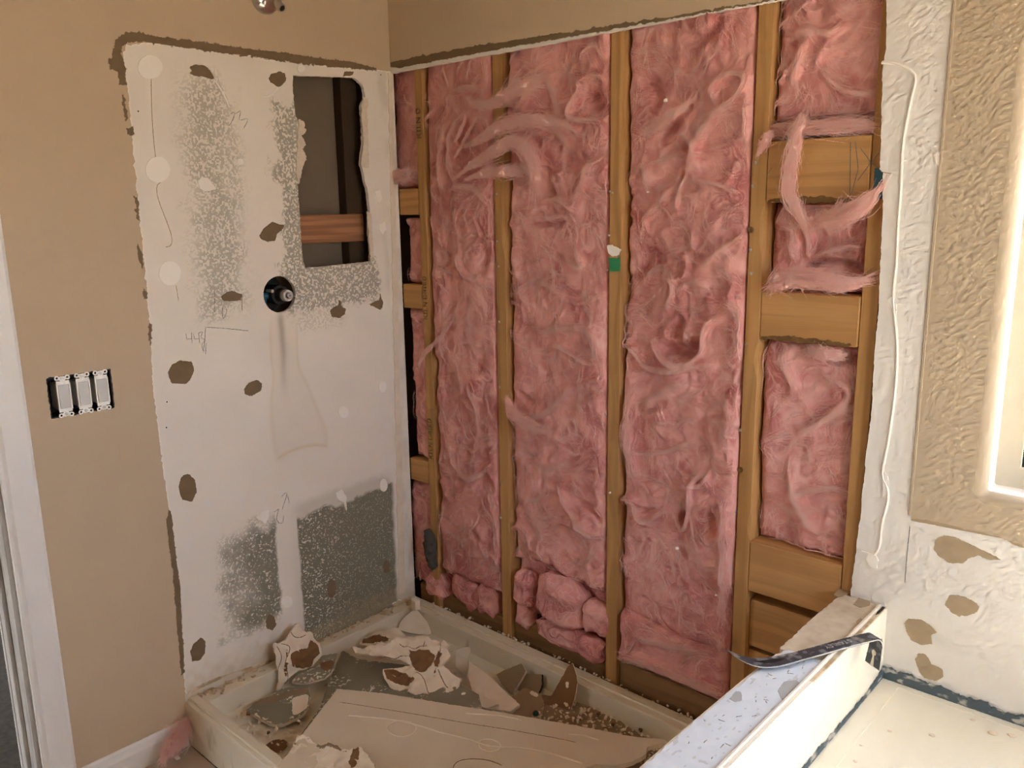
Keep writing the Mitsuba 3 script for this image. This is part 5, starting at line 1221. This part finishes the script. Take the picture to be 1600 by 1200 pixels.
# standing brown triangle
pt = Plane((0.80, -0.12, 0.13), (.30, -.80, .45))
k = root('wallboard_piece'); lab(k, 'tall brown triangle of wallboard standing on end against the back lip', 'wallboard')
c7 = board(k, pt, [(842, 1128), (850, 1108), (870, 1072), (888, 1040), (894, 1036), (899, 1050), (902, 1066), (898, 1090), (890, 1112), (880, 1136)], .012, flat, 'm_brownpaper', 'm_gypsum', .01, .001, 228, 'm_brownpaper')
r = np.random.default_rng(21)
for i in range(14):
    q = np.array([r.uniform(852, 895), r.uniform(1060, 1128)]); s = r.uniform(1.5, 4)
    if c7.buffer(-.006).contains(Point(*pt.px([tuple(q)])[0])):
        patch(k + '__plaster_fleck', pt, [tuple(q + s * np.array([math.cos(a), math.sin(a)]) * r.uniform(.7, 1.2)) for a in np.arange(7) * .9], flat, 'm_plaster', .0015, .004, 230 + i, .0008, clip=c7)
# green cap, white button of plaster
k = root('plastic_cap'); c = at(838, 1114, 2, .115)
put(k, trimesh.creation.revolve(np.array([(0, .0), (.007, 0), (.0075, .003), (.007, .010), (.005, .012), (0, .012)]), sections=20), 'm_darkgreen', smooth=40, label='small dark green plastic cap among the rubble', cat='cap', to_world=T().translate(c.tolist()).rotate([1, .4, 0], 70))
k = root('plaster_lump'); c = at(725, 1086, 2, .15)
mb = trimesh.creation.icosphere(2, .010); mb.vertices *= [1, 1, .7]
put(k, mb, 'm_compound', smooth=True, label='round white button of plaster beside the crumpled sheet', cat='plaster lump', to_world=T().translate(c.tolist()))
# loose chips (countable ones) and fine crumbs
r = np.random.default_rng(33)
chips = [(1000, 1142), (985, 1128), (968, 1120), (945, 1122), (930, 1108), (918, 1098), (935, 1116), (952, 1112), (912, 1112), (905, 1122), (925, 1128), (940, 1100), (958, 1132), (974, 1142), (1012, 1152), (898, 1138), (915, 1136), (430, 1140), (420, 1146), (400, 1118), (455, 1144), (466, 1128), (372, 1108), (380, 1102), (388, 1116)]
for i, (px, py) in enumerate(chips):
    c = at(px, py, 2, .09); s = r.uniform(.005, .0115)
    o = np.array([(math.cos(a) * s * r.uniform(.6, 1.2), math.sin(a) * s * r.uniform(.5, 1)) for a in np.sort(r.uniform(0, 6.28, 7))])
    m = trimesh.creation.extrude_polygon(Polygon(o).convex_hull, r.uniform(.003, .007), engine='earcut')
    if py > 1095 and px < 470 or px > 895:
        kk = root('plaster_chip')
        put(kk, m, 'm_plaster' if i % 6 else 'm_brownpaper', label='small plaster chip lying ' + ('among the crumbs right of the brown triangle' if px > 800 else 'on the pan floor at the left'), cat='plaster chip',
            group='plaster chips right of the brown triangle' if px > 800 else 'plaster chips at the left of the pan', to_world=T().translate(c.tolist()).rotate([0, 0, 1], r.uniform(0, 360)).rotate([1, 0.3, 0], r.uniform(-25, 25)))
k = root('rubble_bed'); cr_ = []
xs, ys = np.meshgrid(np.linspace(.66, 1.30, 90), np.linspace(-.30, -.066, 46)); msk = np.clip(1.5 - 1.5 * (((xs.ravel() - .95) / .30) ** 2 + ((ys.ravel() + .14) / .14) ** 2), 0, 1); hz = .052 + .016 * msk + .022 * msk * meshkit.fbm(np.c_[xs.ravel() * 8, ys.ravel() * 8, xs.ravel() * 0], 3, 3) * np.clip((1.30 - xs.ravel()) / .3, 0, 1) + .008 * msk * meshkit.fbm(np.c_[xs.ravel() * 60, ys.ravel() * 60, xs.ravel() * 0], 2, 5)
ii = np.arange(90 * 46).reshape(46, 90)
fb = np.vstack([np.c_[ii[:-1, :-1].ravel(), ii[:-1, 1:].ravel(), ii[1:, 1:].ravel()], np.c_[ii[:-1, :-1].ravel(), ii[1:, 1:].ravel(), ii[1:, :-1].ravel()]])
cr_.append(trimesh.Trimesh(np.c_[xs.ravel(), ys.ravel(), hz], fb, process=False))
put(k + '__brown_dust', cr_[0], 'm_greybrown', smooth=True)
lst = []
for i in range(520):
    if i < 360: c = np.array([r.uniform(.78, 1.18), r.uniform(-.24, -.075), .082 + r.uniform(0, .012)])
    elif i < 440: c = np.array([r.uniform(.08, .34), r.uniform(-.83, -.55), .068])
    else: c = np.array([r.uniform(.1, 1.3), r.uniform(.003, .016), LIP + .005])
    s = r.uniform(.0015, .005); m = trimesh.creation.box((s * 2, s * r.uniform(.8, 2), s)); m.apply_transform(trimesh.transformations.random_rotation_matrix(r.uniform(0, 1, 3))); m.apply_translation(c); lst.append(m)
put(k + '__crumbs', cat_(lst), 'm_plaster', kind='stuff')
lab(k, 'bed of fine plaster crumbs and brown dust in the shower pan', 'rubble', kind='stuff')
# fluff at the baseboard
B = lambda px, py, x: at(px, py, 0, x)
tuft('pink fluff of insulation lying on the floor at the end of the baseboard', [B(285, 1128, .025), B(282, 1148, .035), B(268, 1165, .05), B(255, 1185, .07)], [.03, .05, .045, .025], .04, 90, mt='m_pink', out=(1, -.3, .5))
k = root('plaster_chip'); c = at(277, 1185, 2, .003)
put(k, box(-.008, .008, -.006, .006, 0, .004, .001), 'm_compound', label='white plaster chip on the floor beside the pink fluff', cat='plaster chip', to_world=T().translate(c.tolist()))
